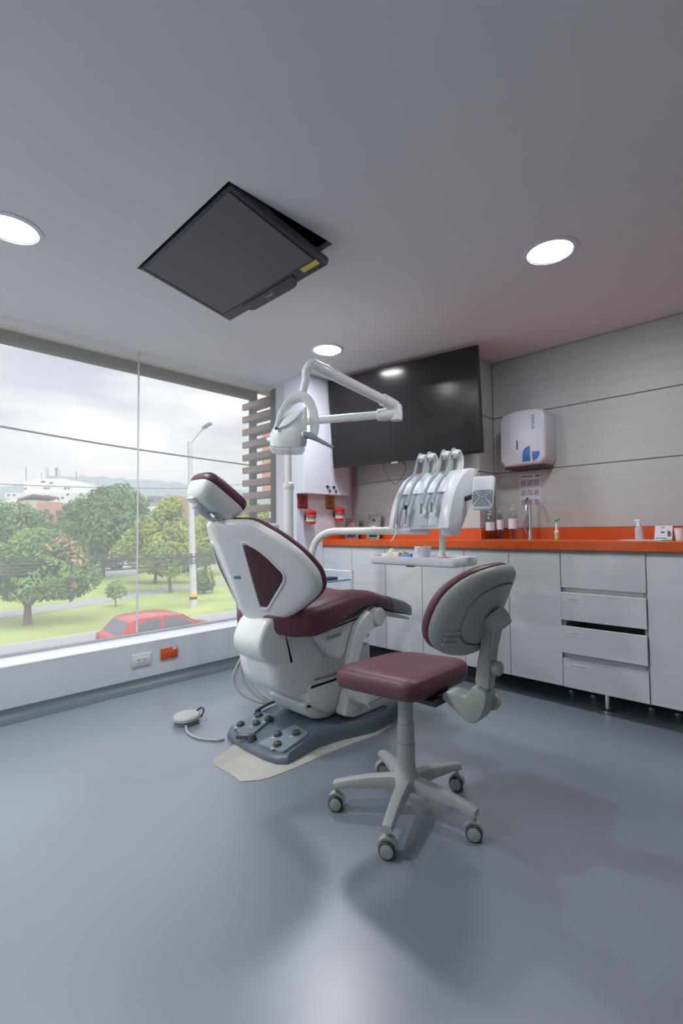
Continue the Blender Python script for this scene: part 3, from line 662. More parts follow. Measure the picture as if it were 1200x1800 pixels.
# base plate
fz = lambda u, v, h: V((u, v, h))
half = [(0, 1.235), (.12, 1.240), (.19, 1.255), (.222, 1.285), (.212, 1.40), (.205, 1.48), (.225, 1.60), (.262, 1.70), (.285, 1.78), (.275, 1.92), (.235, 2.02), (.235, 2.15)]
ol = [(XC+a, b) for a, b in half]+[(XC-a, b) for a, b in half[:0:-1]]
bm = B()
P2 = [V(p) for p in ol]
def topz(y):
    if y < 1.46: return .028+.045*max(0, (y-1.24))/.22
    return .073
rings = []
for ins, f in ((1.0, 0), (1.0, .55), (.985, .85), (.955, 1.0), (.6, 1.02), (.05, 1.02)):
    cc = V((XC, 1.66)); rings.append([])
    for p in P2:
        q = cc+(p-cc)*ins; rings[-1].append(V((q.x, q.y, .0026+(topz(q.y)-.0026)*f)))
loft(bm, rings)
basep = obj('base_plate', bm, m_base, dc, sharp=40)
# raised tray for the foot controls, two wings with a valley between
def pad(o, label=None):
    pass
for sx, mm in ((-1, m_greyblue), (1, m_greyblue)):
    o2 = rpoly([(XC+sx*.035, 1.262), (XC+sx*.195, 1.285), (XC+sx*.190, 1.435), (XC+sx*.075, 1.45)], .018, 4)
    bm = B(); prism(bm, o2, lambda u, v, h: V((u, v, topz(v)+h)), -.004, .012, .004); obj('control_pad', bm, mm, basep)
btns = [(-.160, 1.31), (-.095, 1.355), (-.145, 1.405), (-.075, 1.41), (.075, 1.35), (.145, 1.40), (.135, 1.30)]
for i, (dx, y) in enumerate(btns):
    z = topz(y)+.011
    bm = B(); lathe(bm, [(.019, 0), (.019, .006), (.0165, .013), (.010, .018), (.001, .0195)], Matrix.Translation((XC+dx, y, z)), 18); obj('foot_button', bm, m_btn, basep)
    bm = B(); a = random.uniform(-.6, .6); prism(bm, [(XC+dx-.012, y-.024), (XC+dx+.012, y-.024), (XC+dx, y-.040)], lambda u, v, h: V((u, v, topz(v)+.0125+h)), 0, .0012); obj('arrow_mark', bm, m_tape, basep)
bm = B(); lathe(bm, [(.022, 0), (.020, .014), (.016, .026), (.001, .030)], Matrix.Translation((XC-.02, 1.275, topz(1.275))), 18); tube(bm, [(XC-.02, 1.275, topz(1.275)+.016), (XC-.05, 1.25, topz(1.275)+.018), (XC-.078, 1.235, topz(1.275)+.012)], [.011, .011, .013], 10); obj('joystick', bm, m_btn, basep)
# lower column
bm = B(); box(bm, XC-.135, XC+.135, 1.50, 1.93, .275, .385, .018, 3); obj('column_cover', bm, m_body, dc)
ol = rpoly([(1.47, .272), (1.93, .272), (1.90, .105), (1.60, .095), (1.475, .17)], [.01, .01, .05, .08, .06], 5)
bm = B(); prism(bm, ol, lambda u, v, h: V((h, u, v)), XC-.15, XC+.15, .02); obj('column_skirt', bm, m_body, dc)
bm = B(); ol = rpoly([(1.44, .19), (1.70, .16), (1.72, .085), (1.60, .074), (1.50, .10)], .04, 5); prism(bm, ol, lambda u, v, h: V((h, u, v)), XC-.135, XC+.135, .02); obj('column_foot', bm, m_body, dc)
# main body under the seat
ol = rpoly([(1.27, .565), (1.27, .36), (1.30, .285), (1.43, .205), (1.53, .245), (1.625, .40), (1.66, .53)], [.02, .05, .05, .06, .06, .06, .02], 6)
bm = B(); prism(bm, ol, lambda u, v, h: V((h, u, v)), XC-.14, XC+.14, .045); obj('seat_body', bm, m_shell, dc, sharp=50)
# triangular side brackets with the model lettering
tri = rpoly([(1.46, .525), (1.72, .56), (1.84, .605), (1.93, .575), (1.72, .48), (1.645, .40), (1.605, .372), (1.56, .40)], [.02, .02, .02, .03, .04, .04, .02, .03], 4)
for s in (-1, 1):
    bm = B(); prism(bm, tri, lambda u, v, h: V((XC+s*h, u, v)), .145, .225, .012); br = obj('side_bracket', bm, m_body, dc)
text('Prestige', .030, V((XC+.2262, 1.565, .492)), (0, 1, .10), (0, -.10, 1), m_greyblue, dc)
# crescent lift arms on both sides
arm_o = crom([(1.765, .585, 0), (1.69, .53, 0), (1.645, .44, 0), (1.62, .33, 0), (1.625, .24, 0), (1.66, .175, 0), (1.76, .12, 0)], 4)
arm_i = crom([(1.875, .505, 0), (1.80, .49, 0), (1.735, .455, 0), (1.695, .38, 0), (1.68, .29, 0), (1.70, .215, 0), (1.76, .125, 0)], 4)
for s in (-1, 1):
    rr = []
    for a_, b_ in zip(arm_o, arm_i):
        sec = rpoly([(.0, .228), (1, .228), (1, .268), (0, .268)], .0, 1) if (a_-b_).length < .01 else [V((q.x/(a_-b_).length, q.y)) for q in rpoly([(0, .228), ((a_-b_).length, .228), ((a_-b_).length, .268), (0, .268)], .009, 1)]
        rr.append([V((XC+s*q.y, a_.x+(b_.x-a_.x)*q.x, a_.y+(b_.y-a_.y)*q.x)) for q in sec])
    bm = B(); loft(bm, rr); obj('lift_arm', bm, m_body, dc)
    bm = B(); lathe(bm, [(.046, .15), (.046, .272), (.040, .278), (.001, .278)], basis((XC, 1.84, .548), V((0, 1, 0)), V((0, 0, 1)), V((s, 0, 0))), 24); obj('pivot_boss', bm, m_body, dc)
    ol = rpoly([(1.625, .105), (1.70, .075), (1.95, .075), (2.02, .13), (1.80, .27), (1.70, .275)], .015, 4)
    bm = B(); prism(bm, ol, lambda u, v, h: V((XC+s*h, u, v)), .16, .226, .012); obj('arm_foot', bm, m_body, dc)
bm = B(); box(bm, XC-.16, XC+.16, 1.78, 1.90, .42, .585, .015, 2); obj('seat_carrier', bm, m_body, dc)
# seat cushion: cross sections along y
secs = [(1.262, .575, .612, .10), (1.268, .552, .628, .128), (1.30, .530, .638, .165), (1.36, .514, .648, .22), (1.43, .514, .658, .262), (1.50, .526, .670, .273), (1.62, .570, .684, .27), (1.74, .604, .690, .262), (1.84, .606, .676, .255), (1.92, .582, .652, .25), (1.985, .562, .632, .246)]
rings = []
for y, zb, zt, hw in secs:
    r = []
    sec = rpoly([(-hw, zb), (hw, zb), (hw+.004, zt-.028), (hw-.05, zt), (0, zt-.022), (-hw+.05, zt), (-hw-.004, zt-.028)], [.03, .03, .03, .05, .12, .05, .03], 4)
    rings.append([V((XC+p.x, y, p.y)) for p in sec])
bm = B(); loft(bm, rings); obj('seat_cushion', bm, m_maroon, dc, sharp=0)
secs = [(1.987, .562, .630, .244), (2.06, .540, .609, .238), (2.15, .513, .586, .222), (2.22, .494, .562, .195), (2.26, .488, .535, .14), (2.268, .498, .52, .10)]
rings = []
for y, zb, zt, hw in secs:
    sec = rpoly([(-hw, zb), (hw, zb), (hw, zt-.016), (hw-.03, zt), (-hw+.03, zt), (-hw, zt-.016)], .014, 3)
    rings.append([V((XC+p.x, y, p.y)) for p in sec])
bm = B(); loft(bm, rings); obj('foot_cover', bm, m_taupe, dc, sharp=40)
bm = B(); prism(bm, rpoly([(1.88, .560), (2.19, .474), (2.19, .490), (1.90, .577)], .006, 3), lambda u, v, h: V((h, u, v)), XC-.2, XC+.2, .004); obj('foot_plate', bm, m_shell, dc)
# backrest: two swept wings meeting in a rounded spine
def back_y(s, z): return 1.252-.44*(z-.57)+.47*(math.sqrt(s*s+.03**2)-.03)
hb = [(.0, 1.024), (.08, 1.024), (.15, 1.018), (.20, .985), (.24, .953), (.30, .885), (.335, .815), (.337, .765), (.322, .722), (.28, .678), (.19, .612), (.12, .572), (.05, .562)]
ol = [(p.x, p.y) for p in crom([(a*1.065, b, 0) for a, b in hb]+[(-a*1.065, b, 0) for a, b in hb[:0:-1]], 3, True)]
def bf(u, v, h): return V((XC+u, back_y(u, v)+h, v+.25*h))
bm = B(); domed(bm, ol, [(.02, -.002), (.25, -.002), (.5, -.002), (.75, -.002), (.9, .0), (.955, .004), (.985, .012), (1.0, .026), (1.0, .042), (.97, .05), (.5, .05), (.02, .05)], bf, (0, .80))
bs = obj('backrest_shell', bm, m_shell, dc, sharp=50)
bm = B(); domed(bm, ol, [(.02, .0505), (.5, .0505), (.985, .0505), (1.006, .055), (1.008, .062), (.995, .070), (.96, .077), (.9, .083), (.6, .098), (.3, .103), (.02, .104)], bf, (0, .80))
obj('backrest_cushion', bm, m_maroon, dc, sharp=0)
for s in (1, -1):
    tr = rpoly([(.118, .938), (.185, .895), (.245, .802), (.232, .770), (.120, .648), (.090, .652)], [.03, .05, .03, .03, .025, .025], 6)
    bm = B(); domed(bm, tr, [(.02, -.006), (.5, -.006), (.93, -.0055), (.985, -.003), (1.0, .004)], lambda u, v, h: bf(s*u, v, h))
    obj('backrest_insert', bm, m_maroon2, dc, label='maroon triangular insert')
    bm = B(); P3 = [V(p) for p in tr]; c3 = sum(P3, V((0, 0)))/len(P3)
    tube(bm, [bf(s*(c3+(p-c3)*1.06).x, (c3+(p-c3)*1.06).y, -.001) for p in P3], .007, 8, closed=True); obj('insert_rim', bm, m_shell, bs)
bm = B(); prism(bm, rpoly([(.018, .775), (.050, .778), (.050, .790), (.018, .787)], .004, 3), lambda u, v, h: bf(u, v, -.0035-h), 0, .0012); obj('badge', bm, m_turq, bs)
# hinge cover between back and body
ol = rpoly([(1.335, .605), (1.245, .605), (1.195, .505), (1.215, .435), (1.29, .390), (1.392, .375), (1.396, .50), (1.375, .535), (1.365, .575)], [.02, .05, .05, .05, .06, .012, .01, .03, .02], 6)
bm = B(); prism(bm, ol, lambda u, v, h: V((h, u, v)), XC-.068, XC+.142, .02); obj('hinge_cover', bm, m_shell, dc, sharp=50)
# headrest
HC = V((XC, 1.072, 1.118)); hv = V((0, -.815, .58)).normalized(); hn = V((0, hv.z, -hv.y)); HT = basis(HC, V((1, 0, 0)), hv, hn)
ol = rrect(.185, .235, .06, 6)
bm = B(); domed(bm, ol, [(.02, -.060), (.55, -.058), (.74, -.050), (.86, -.032), (.95, -.004), (.972, .010), (.975, .018), (.02, .018)], lambda u, v, h: HT @ V((u, v, h))); hr = obj('headrest_shell', bm, m_body, dc, sharp=50)
bm = B(); domed(bm, ol, [(.02, .0185), (.9, .0185), (.985, .022), (1.01, .032), (1.0, .046), (.95, .058), (.8, .065), (.4, .062), (.02, .06)], lambda u, v, h: HT @ V((u, v, h))); obj('headrest_cushion', bm, m_maroon, dc, sharp=0)
bm = B(); pth = [HT @ V((-.005, .055, -.050)), HT @ V((-.005, .02, -.066)), HT @ V((-.005, -.04, -.060)), V((XC-.005, 1.085, 1.055)), V((XC, 1.118, 1.022)), V((XC, 1.135, .99))]
pc = crom(pth, 5); tube(bm, pc, .015, 12, ell=1.5); obj('headrest_stem', bm, m_body, dc)
bm = B(); prism(bm, rrect(.052, .13, .018, 4), lambda u, v, h: HT @ V((u-.008, v+.03, h)), -.066, -.052, .003); obj('stem_channel', bm, m_body, hr)
bm = B(); box(bm, -.026, .012, .03, .062, -.085, -.06, .008, 2, T=HT); obj('headrest_knuckle', bm, m_shell, dc)
bm = B(); tube(bm, [HT @ V((.012, -.01, -.062)), HT @ V((.045, -.025, -.075)), HT @ V((.06, -.05, -.080))], [.009, .01, .008], 8); obj('headrest_lever', bm, m_steel, dc)
# hoses hanging at the rear
hs = [[(417, 1060), (420, 1110), (424, 1150), (419, 1166), (410, 1188), (414, 1207), (428, 1222), (450, 1232), (470, 1236)],
      [(421, 1130), (424, 1160), (424, 1185), (432, 1203), (452, 1223), (474, 1234)], [(424, 1150), (430, 1172), (437, 1192), (455, 1216), (478, 1232)]]
for h in hs:
    bm = B(); tube(bm, crom([dep(a, b, 2.50-.0004*max(0, b-1130)) for a, b in h], 6), .0072, 8); obj('hose', bm, m_cable, dc)
bm = B(); tube(bm, crom([dep(488, 1231, 2.47), dep(470, 1238, 2.42), dep(450, 1250, 2.36), (-1.985, 1.44, .079), (-1.97, 1.40, .075)], 6), .0075, 8); obj('hose', bm, m_dark, dc)

# ------------------------------------------------------------------ round foot pedal
fp = thing('foot_pedal', 'round pale grey foot pedal with a cable on the floor by the window', 'foot pedal', (-2.31, 1.215, 0))
T = Matrix.Translation((-2.31, 1.215, 0))
bm = B(); lathe(bm, [(.058, 0), (.062, .003), (.062, .012), (.05, .016), (.05, .018)], T, 28); obj('base', bm, m_grey, fp)
bm = B(); lathe(bm, [(.066, .018), (.069, .022), (.068, .034), (.060, .042), (.03, .046), (.001, .047)], T, 28); obj('cap', bm, m_cable, fp)
bm = B(); tube(bm, crom([(-2.33, 1.275, .03), (-2.315, 1.30, .05), (-2.27, 1.29, .05), (-2.25, 1.262, .03)], 6), .005, 8); obj('handle', bm, m_dark, fp)
bm = B(); tube(bm, crom([(-2.25, 1.18, .008), (-2.17, 1.15, .006), (-2.08, 1.155, .006), (-2.0, 1.20, .006), (-1.985, 1.235, .006)], 8), .0055, 8); obj('cable', bm, m_cable, fp)

# ------------------------------------------------------------------ delivery unit: supply box, support tube, console, tray
du = thing('delivery_unit', 'white dental delivery unit with tray, instrument console and curved support tube', 'dental unit', (-2.2, 1.92, 0))
bm = B(); box(bm, -2.33, -2.11, 1.80, 2.02, .0005, .50, .03, 3); obj('supply_box', bm, m_shell, du)
bm = B()
tb = crom([(-2.165, 1.955, .49), (-2.165, 1.955, .70), (-2.163, 1.957, .82), (-2.14, 1.968, .905), (-2.09, 1.985, .955), (-2.02, 2.0, .976), (-1.92, 2.02, .978), (-1.75, 2.055, .978), (-1.45, 2.11, .978), (-1.42, 2.115, .978)], 7)
tube(bm, tb, .0215, 18); obj('support_tube', bm, m_shell, du)
# tray
TRX0, TRX1, TRY0, TRY1, TRZ = -1.70, -1.155, 1.95, 2.175, .845
ol = rpoly([(TRX0, TRY0), (TRX1, TRY0), (TRX1, TRY1), (TRX0, TRY1)], .035, 5)
c = V(((TRX0+TRX1)/2, (TRY0+TRY1)/2))
bm = B(); domed(bm, ol, [(.03, TRZ-.045), (.94, TRZ-.045), (.985, TRZ-.04), (1.0, TRZ-.028), (1.0, TRZ-.003), (.992, TRZ), (.978, TRZ-.002), (.972, TRZ-.012), (.03, TRZ-.012)], fz); tr = obj('tray', bm, m_cup, du, sharp=40)
bm = B(); box(bm, -1.48, -1.44, 2.0, 2.03, TRZ-.055, TRZ-.0455, .002, 1); obj('tray_latch', bm, m_dark, tr)
bm = B(); tube(bm, [(-1.325, 2.10, TRZ-.011), (-1.322, 2.10, TRZ+.05), (-1.318, 2.10, TRZ+.15), (-1.318, 2.10, 1.03)], [.017, .0155, .0155, .0155], 14); lathe(bm, [(.03, 0), (.03, .006), (.02, .014), (.017, .03)], Matrix.Translation((-1.325, 2.10, TRZ-.0118)), 18, cap=False); obj('tray_column', bm, m_shell, du)
# console: curved hood
CX0, CX1 = -1.545, -1.185
hood = [(1.955, .985), (1.965, 1.04), (1.985, 1.10), (2.02, 1.165), (2.07, 1.225), (2.13, 1.268), (2.19, 1.29)]
hoodb = [(2.215, 1.285), (2.20, 1.24), (2.14, 1.20), (2.10, 1.12), (2.08, 1.04), (2.0, 1.0)]
ol = [(p.x, p.y) for p in crom([(a, b, 0) for a, b in hood], 3)]+hoodb
fx = lambda u, v, h: V((h, u, v))
bm = B(); prism(bm, ol, fx, CX0+.03, CX1-.06, .003); cons = obj('console_body', bm, m_frost, du, sharp=40)
for x0, x1 in ((CX0, CX0+.029), (CX1-.059, CX1)):
    side = [(p.x, p.y) for p in crom([(a-.012, b+.004, 0) for a, b in hood], 3)]+[(2.235, 1.285), (2.12, 1.06), (2.04, .955), (1.975, .95)]
    if x0 == CX0: side = side[:-4]+[(2.20, 1.28), (2.03, 1.12), (1.985, .99)]
    bm = B(); prism(bm, side, fx, x0, x1, .006); obj('console_cheek', bm, m_cup, cons)
bm = B(); prism(bm, [(p.x, p.y) for p in crom([(a-.004, b+.003, 0) for a, b in hood[3:]], 3)]+[(2.18, 1.285), (2.06, 1.21), (2.028, 1.17)], fx, CX0+.031, CX1-.061); obj('console_top', bm, m_cup, cons)
xi = [-1.485, -1.425, -1.335, -1.275]
for k, x in enumerate(xi):
    # hook arm behind the console, hose over it, instrument hanging in front
    bm = B(); bk = [(x+.012, 2.185, 1.275), (x+.012, 2.20, 1.33), (x+.012, 2.195, 1.365), (x+.012, 2.175, 1.385), (x+.012, 2.15, 1.38), (x+.012, 2.14, 1.365)]
    tube(bm, crom(bk, 5), [.011]*26, 8, ell=1.6); hk = obj('hook_arm', bm, m_shell, du)
    bm = B(); lathe(bm, [(.018, -.01), (.02, -.006), (.02, .006), (.018, .01)], basis((x-.006, 2.172, 1.372), V((0, 1, 0)), V((0, 0, 1)), V((1, 0, 0))), 14); obj('pulley', bm, m_body, hk)
    zend = (.965, 1.055, 1.06, 1.065)[k]
    pts = [(x-.012, 2.165, 1.20), (x-.01, 2.205, 1.33), (x-.01, 2.185, 1.39), (x-.01, 2.155, 1.388)]+[(x-.008, a-.026, b+.014) for a, b in hood[::-1][1:4]]+[(x-.006, 1.958, 1.11), (x-.006, 1.94, zend+.045)]
    bm = B(); tube(bm, crom(pts, 6), .0085 if k else .007, 8); hs_ = obj('instrument_hose', bm, m_hose, du)
    a0 = V((x-.006, 1.94, zend+.05)); dn = V((0, -.10, -1)).normalized()
    if k == 0:
        bm = B(); tube(bm, [a0, a0+dn*.02, a0+dn*.05, a0+dn*.075+V((-.006, -.01, 0)), a0+dn*.095+V((-.018, -.02, 0))], [.007, .006, .0045, .0035, .003], 8); obj('air_syringe', bm, m_cup, hs_)
    elif k == 1:
        bm = B(); tube(bm, [a0, a0+dn*.022], .0095, 10); obj('coupling', bm, m_black, hs_)
        bm = B(); tube(bm, [a0+dn*.0225, a0+dn*.035, a0+dn*.055, a0+dn*.075, a0+dn*.095], [.010, .011, .009, .006, .005], 10); obj('handpiece', bm, m_steel, hs_)
    else:
        bm = B(); tube(bm, [a0, a0+dn*.03, a0+dn*.05], [.009, .0105, .0105], 10); obj('coupling', bm, m_steel, hs_)
    bm = B(); prism(bm, [(1.952, 1.0), (1.960, 1.0), (1.972, 1.06), (1.99, 1.10), (1.982, 1.10), (1.965, 1.06)], fx, x-.022, x+.02); obj('instrument_slot', bm, m_clear, cons)
# control panel
pn = V((.28, -.94, .16)).normalized(); pxv = V((0, 0, 1)).cross(pn).normalized(); pyv = pn.cross(pxv)
PT = basis(onY(848, 866, 2.09), pxv, pyv, pn)
ol = rpoly([(-.052, -.082), (.046, -.082), (.058, .082), (-.048, .082)], .02, 5)
bm = B(); prism(bm, ol, lambda u, v, h: PT @ V((u, v, h)), -.022, .006, .006); pan = obj('control_panel', bm, m_cup, du)
for pts, mm in (([(-.042, -.068), (.038, -.068), (.012, -.02), (.042, .012), (-.032, .012), (-.012, -.02)], m_grey), ([(-.048, -.064), (-.015, -.02), (-.036, .010), (-.046, .0)], m_greyblue), ([(.044, -.064), (.015, -.02), (.046, .010), (.049, .0)], m_greyblue)):
    bm = B(); prism(bm, pts, lambda u, v, h: PT @ V((u, v, h)), .0062, .0068); obj('keypad', bm, mm, pan)
for (u, v) in ((-.04, -.05), (-.038, -.025), (-.036, -.005), (.036, -.05), (.04, -.005), (-.012, -.055), (.012, -.055), (0, -.04), (-.012, -.012), (.014, -.012), (0, -.02), (-.014, .004), (.018, .004)):
    bm = B(); prism(bm, [(u-.004, v-.003), (u+.004, v-.003), (u, v+.004)], lambda a, b, h: PT @ V((a, b, h)), .007, .0075); obj('key_mark', bm, m_paper, pan)
bm = B(); tube(bm, [PT @ V((-.02, 0, -.02)), V((-1.19, 2.10, 1.13))], .012, 10); obj('panel_bracket', bm, m_dark, du)
# assistant holder behind the backrest
bm = B(); hp = dep(476, 924, 2.75); AT = rotz(YAW, hp); box(bm, -.045, .045, -.05, .05, -.012, .012, .004, 2, T=AT); tube(bm, [AT @ V((.035, 0, -.01)), AT @ V((.06, .05, -.1)), V((-2.25, 1.85, .5))], .01, 8); obj('assistant_holder', bm, m_body, du)

# things lying on the tray
ZTR = TRZ-.0118
bm = B(); bmesh.ops.create_icosphere(bm, subdivisions=4, radius=1)
for v in bm.verts:
    n_ = noise.noise(v.co*2.2)*.35+noise.noise(v.co*6)*.12
    v.co = V((v.co.x*.085*(1+n_), v.co.y*.05*(1+n_), max(-.0, v.co.z)*.038*(1+1.4*n_)+.0))
    v.co += V((-1.585, 2.045, ZTR+.0005))
tag(obj('gauze_heap', bm, m_cotton, sharp=0, loc=(-1.585, 2.045, ZTR)), 'heap of cream cotton gauze at the left of the dental tray', 'gauze')
t = thing('plastic_cup', 'white ribbed plastic cup in the middle of the dental tray', 'cup', (-1.435, 2.09, ZTR))
bm = B(); lathe(bm, [(.034, .0003), (.036, .002), (.041, .035), (.042, .036), (.044, .055), (.047, .058), (.0445, .060), (.042, .056), (.034, .006), (.001, .006)], Matrix.Translation((-1.435, 2.09, ZTR)), 28); obj('cup', bm, m_cup, t)
bm = B(); tube(bm, [V((-1.435+.0422*math.cos(a), 2.09+.0422*math.sin(a), ZTR+.036)) for a in [k*PI/14 for k in range(28)]], .0012, 6, closed=True); obj('rib', bm, m_cup, t)
bm = B(); prism(bm, [(-1.52, 1.985), (-1.43, 1.975), (-1.425, 1.985), (-1.47, 2.005), (-1.515, 1.992)], lambda u, v, h: V((u, v, ZTR+h*(1+(u+1.52)*14))), .0005, .012); tag(obj('blue_wrapper', bm, m_blue, loc=(-1.47, 1.99, ZTR)), 'crumpled blue wrapper in front of the cup on the dental tray', 'wrapper')
bm = B(); box(bm, -1.42, -1.34, 1.985, 2.05, ZTR+.0004, ZTR+.003, T=None); tag(obj('paper_napkin', bm, m_paper, loc=(-1.38, 2.02, ZTR)), 'folded white paper beside the tray column', 'paper')
bm = B(); box(bm, -1.285, -1.215, 1.99, 2.01, ZTR+.0004, ZTR+.014, .003, 1); tag(obj('pink_clip', bm, m_pink, loc=(-1.25, 2.0, ZTR)), 'small pink clip at the right of the dental tray', 'clip')

# ------------------------------------------------------------------ operating lamp on its own pole
ol_ = thing('operating_lamp', 'pale dental operating lamp on a jointed arm and tall pole', 'dental lamp', (-2.25, 1.865, 0))
PX, PY = -2.262, 1.862
zp = onX(505, 905, PX).z
bm = B(); lathe(bm, [(.030, .501), (.030, 1.24), (.034, 1.245), (.035, 1.262), (.033, 1.275), (.024, 1.282)], Matrix.Translation((PX, PY, 0)), 20); obj('pole', bm, m_lampw, ol_)
zt1 = 1.655
bm = B(); lathe(bm, [(.0205, 1.2825), (.0205, zt1+.02), (.016, zt1+.026), (.001, zt1+.026)], Matrix.Translation((PX, PY, 0)), 18); obj('upper_pole', bm, m_lampw, ol_)
pe1 = dep(684, 728, 2.84); pe2 = dep(706, 716, 2.84)
bm = B(); tube(bm, [V((PX, PY, zt1)), pe1], .0245, 16); obj('lower_arm', bm, m_lampw, ol_)
bm = B(); d = (pe1-V((PX, PY, zt1))).normalized(); tube(bm, [pe1-d*.075, pe1-d*.07, pe1-d*.01, pe1+d*.035, pe1+d*.065], [.026, .036, .038, .034, .018], 16); lathe(bm, [(.034, -.04), (.036, 0), (.032, .05), (.02, .06)], Matrix.Translation(pe1+V((.01, .01, 0))+d*.03), 16); obj('elbow', bm, m_lampw, ol_)
pj = dep(560, 646, 2.46)
pe3 = pe1+d*.03+V((0, 0, .05))
bm = B(); dd = (pj-pe3).normalized(); tube(bm, [pe3+dd*(-.01), pe3+dd*.03, pe3+dd*.10, pe3+dd*.105], [.034, .036, .036, .03], 16); obj('elbow_cap', bm, m_lampw, ol_)
bm = B(); tube(bm, [pe3+dd*.1055, pj], [.0285, .0300], 16); obj('upper_arm', bm, m_lampw, ol_)
SC = 2.42
bm = B(); kn = [pj+dd*(-.055), pj, dep(548, 640, SC), dep(538, 652, SC), dep(537, 668, SC), dep(533, 684, SC), dep(530, 700, SC)]
kn = crom(kn, 5); n_ = len(kn); tube(bm, kn, [.033+(.021-.033)*min(1, i/(n_*.55)) for i in range(n_)], 16); obj('knuckle', bm, m_lampw, ol_)
# head: body, yoke, lens, handles
ia = RGT.copy(); ia.z = 0; ia.normalize(); inn = V((ia.y, -ia.x, 0))           # across and towards the room
hp = lambda px, py, k=0.0: dep(px, py, SC)+inn*k
def ell(px, py, wpx, dep_m, k=0, tilt=0, n=28):
    c = hp(px, py, k); w_ = wpx/FPX*SC/2; up = V((0, 0, 1))
    return [c+ia*(w_*(abs(math.cos(a))**.75)*math.copysign(1, math.cos(a)))+up*(tilt*w_*math.cos(a))+inn*(dep_m*(abs(math.sin(a))**.75)*math.copysign(1, math.sin(a)))+up*(.25*dep_m*math.sin(a)*-1) for a in [2*PI*j/n for j in range(n)]]
bm = B(); loft(bm, [ell(506, 784, 62, .066, 0, -.05), ell(507, 776, 64, .070, 0, -.05), ell(507, 760, 64, .070, 0, .10), ell(510, 743, 59, .066, -.003, .30), ell(514, 731, 50, .058, -.008, .42), ell(519, 723, 38, .040, -.014, .5)]); hd = obj('lamp_head', bm, m_lampw, ol_, sharp=50)
bm = B(); loft(bm, [ell(505, 785, 63, .068, 0, -.05), ell(505, 791, 62, .067, 0, -.05), ell(505, 798, 52, .054, 0, -.05)]); obj('lens', bm, m_clear, hd)
yo = crom([hp(484, 756, .045), hp(491, 728, .03), hp(503, 704, .01), hp(517, 692, 0), hp(531, 688, 0), hp(546, 697, 0), hp(557, 718, .0), (hp(561, 748, .005)), hp(557, 768, .015), hp(551, 775, .02)], 4)
yi = crom([hp(489, 757, .045), hp(498, 735, .03), hp(509, 718, .01), hp(519, 709, 0), hp(529, 706, 0), hp(537, 712, 0), hp(543, 726, .0), hp(545, 748, .005), hp(545, 762, .015), hp(544, 770, .02)], 4)
bm = B(); rr = []
for a_, b_ in zip(yo, yi):
    L = (a_-b_).length; sec = rpoly([(0, -.022), (L, -.022), (L, .022), (0, .022)], min(.012, L*.4), 3)
    rr.append([a_+(b_-a_)*(q.x/L)+inn*q.y for q in sec])
loft(bm, rr); obj('yoke', bm, m_lampw, ol_)
bm = B(); lathe(bm, [(.014, -.02), (.016, .0), (.014, .02)], basis(hp(543, 766, .03), inn, V((0, 0, 1)), ia), 14); obj('pivot_knob', bm, m_cup, hd)
bm = B(); tube(bm, [hp(528, 768, .03), hp(537, 767, .04)], .021, 16); obj('handle_socket', bm, m_cup, hd)
bm = B(); tube(bm, [hp(537, 767, .042), hp(546, 769, .05), hp(560, 777, .06), hp(576, 786, .07), hp(586, 791, .075)], [.020, .018, .012, .009, .008], 14); obj('handle', bm, m_grey, hd)
bm = B(); tube(bm, [hp(478, 772, .0), hp(470, 771, -.02)], .012, 12); obj('handle_socket', bm, m_cup, hd)
bm = B(); bb = [hp(491, 758, .066), hp(505, 753, .068), hp(520, 742, .064), hp(531, 728, .05)]; tube(bm, crom(bb, 5), .006, 8); obj('trim_band', bm, m_body, hd)
bm = B(); tube(bm, [hp(489, 758.5, .068), hp(489, 758.5, .075)], .008, 10); obj('sensor', bm, mat('brown_sensor', (.12, .06, .04), .4, noise_=((20, 20, 20), .1)), hd)

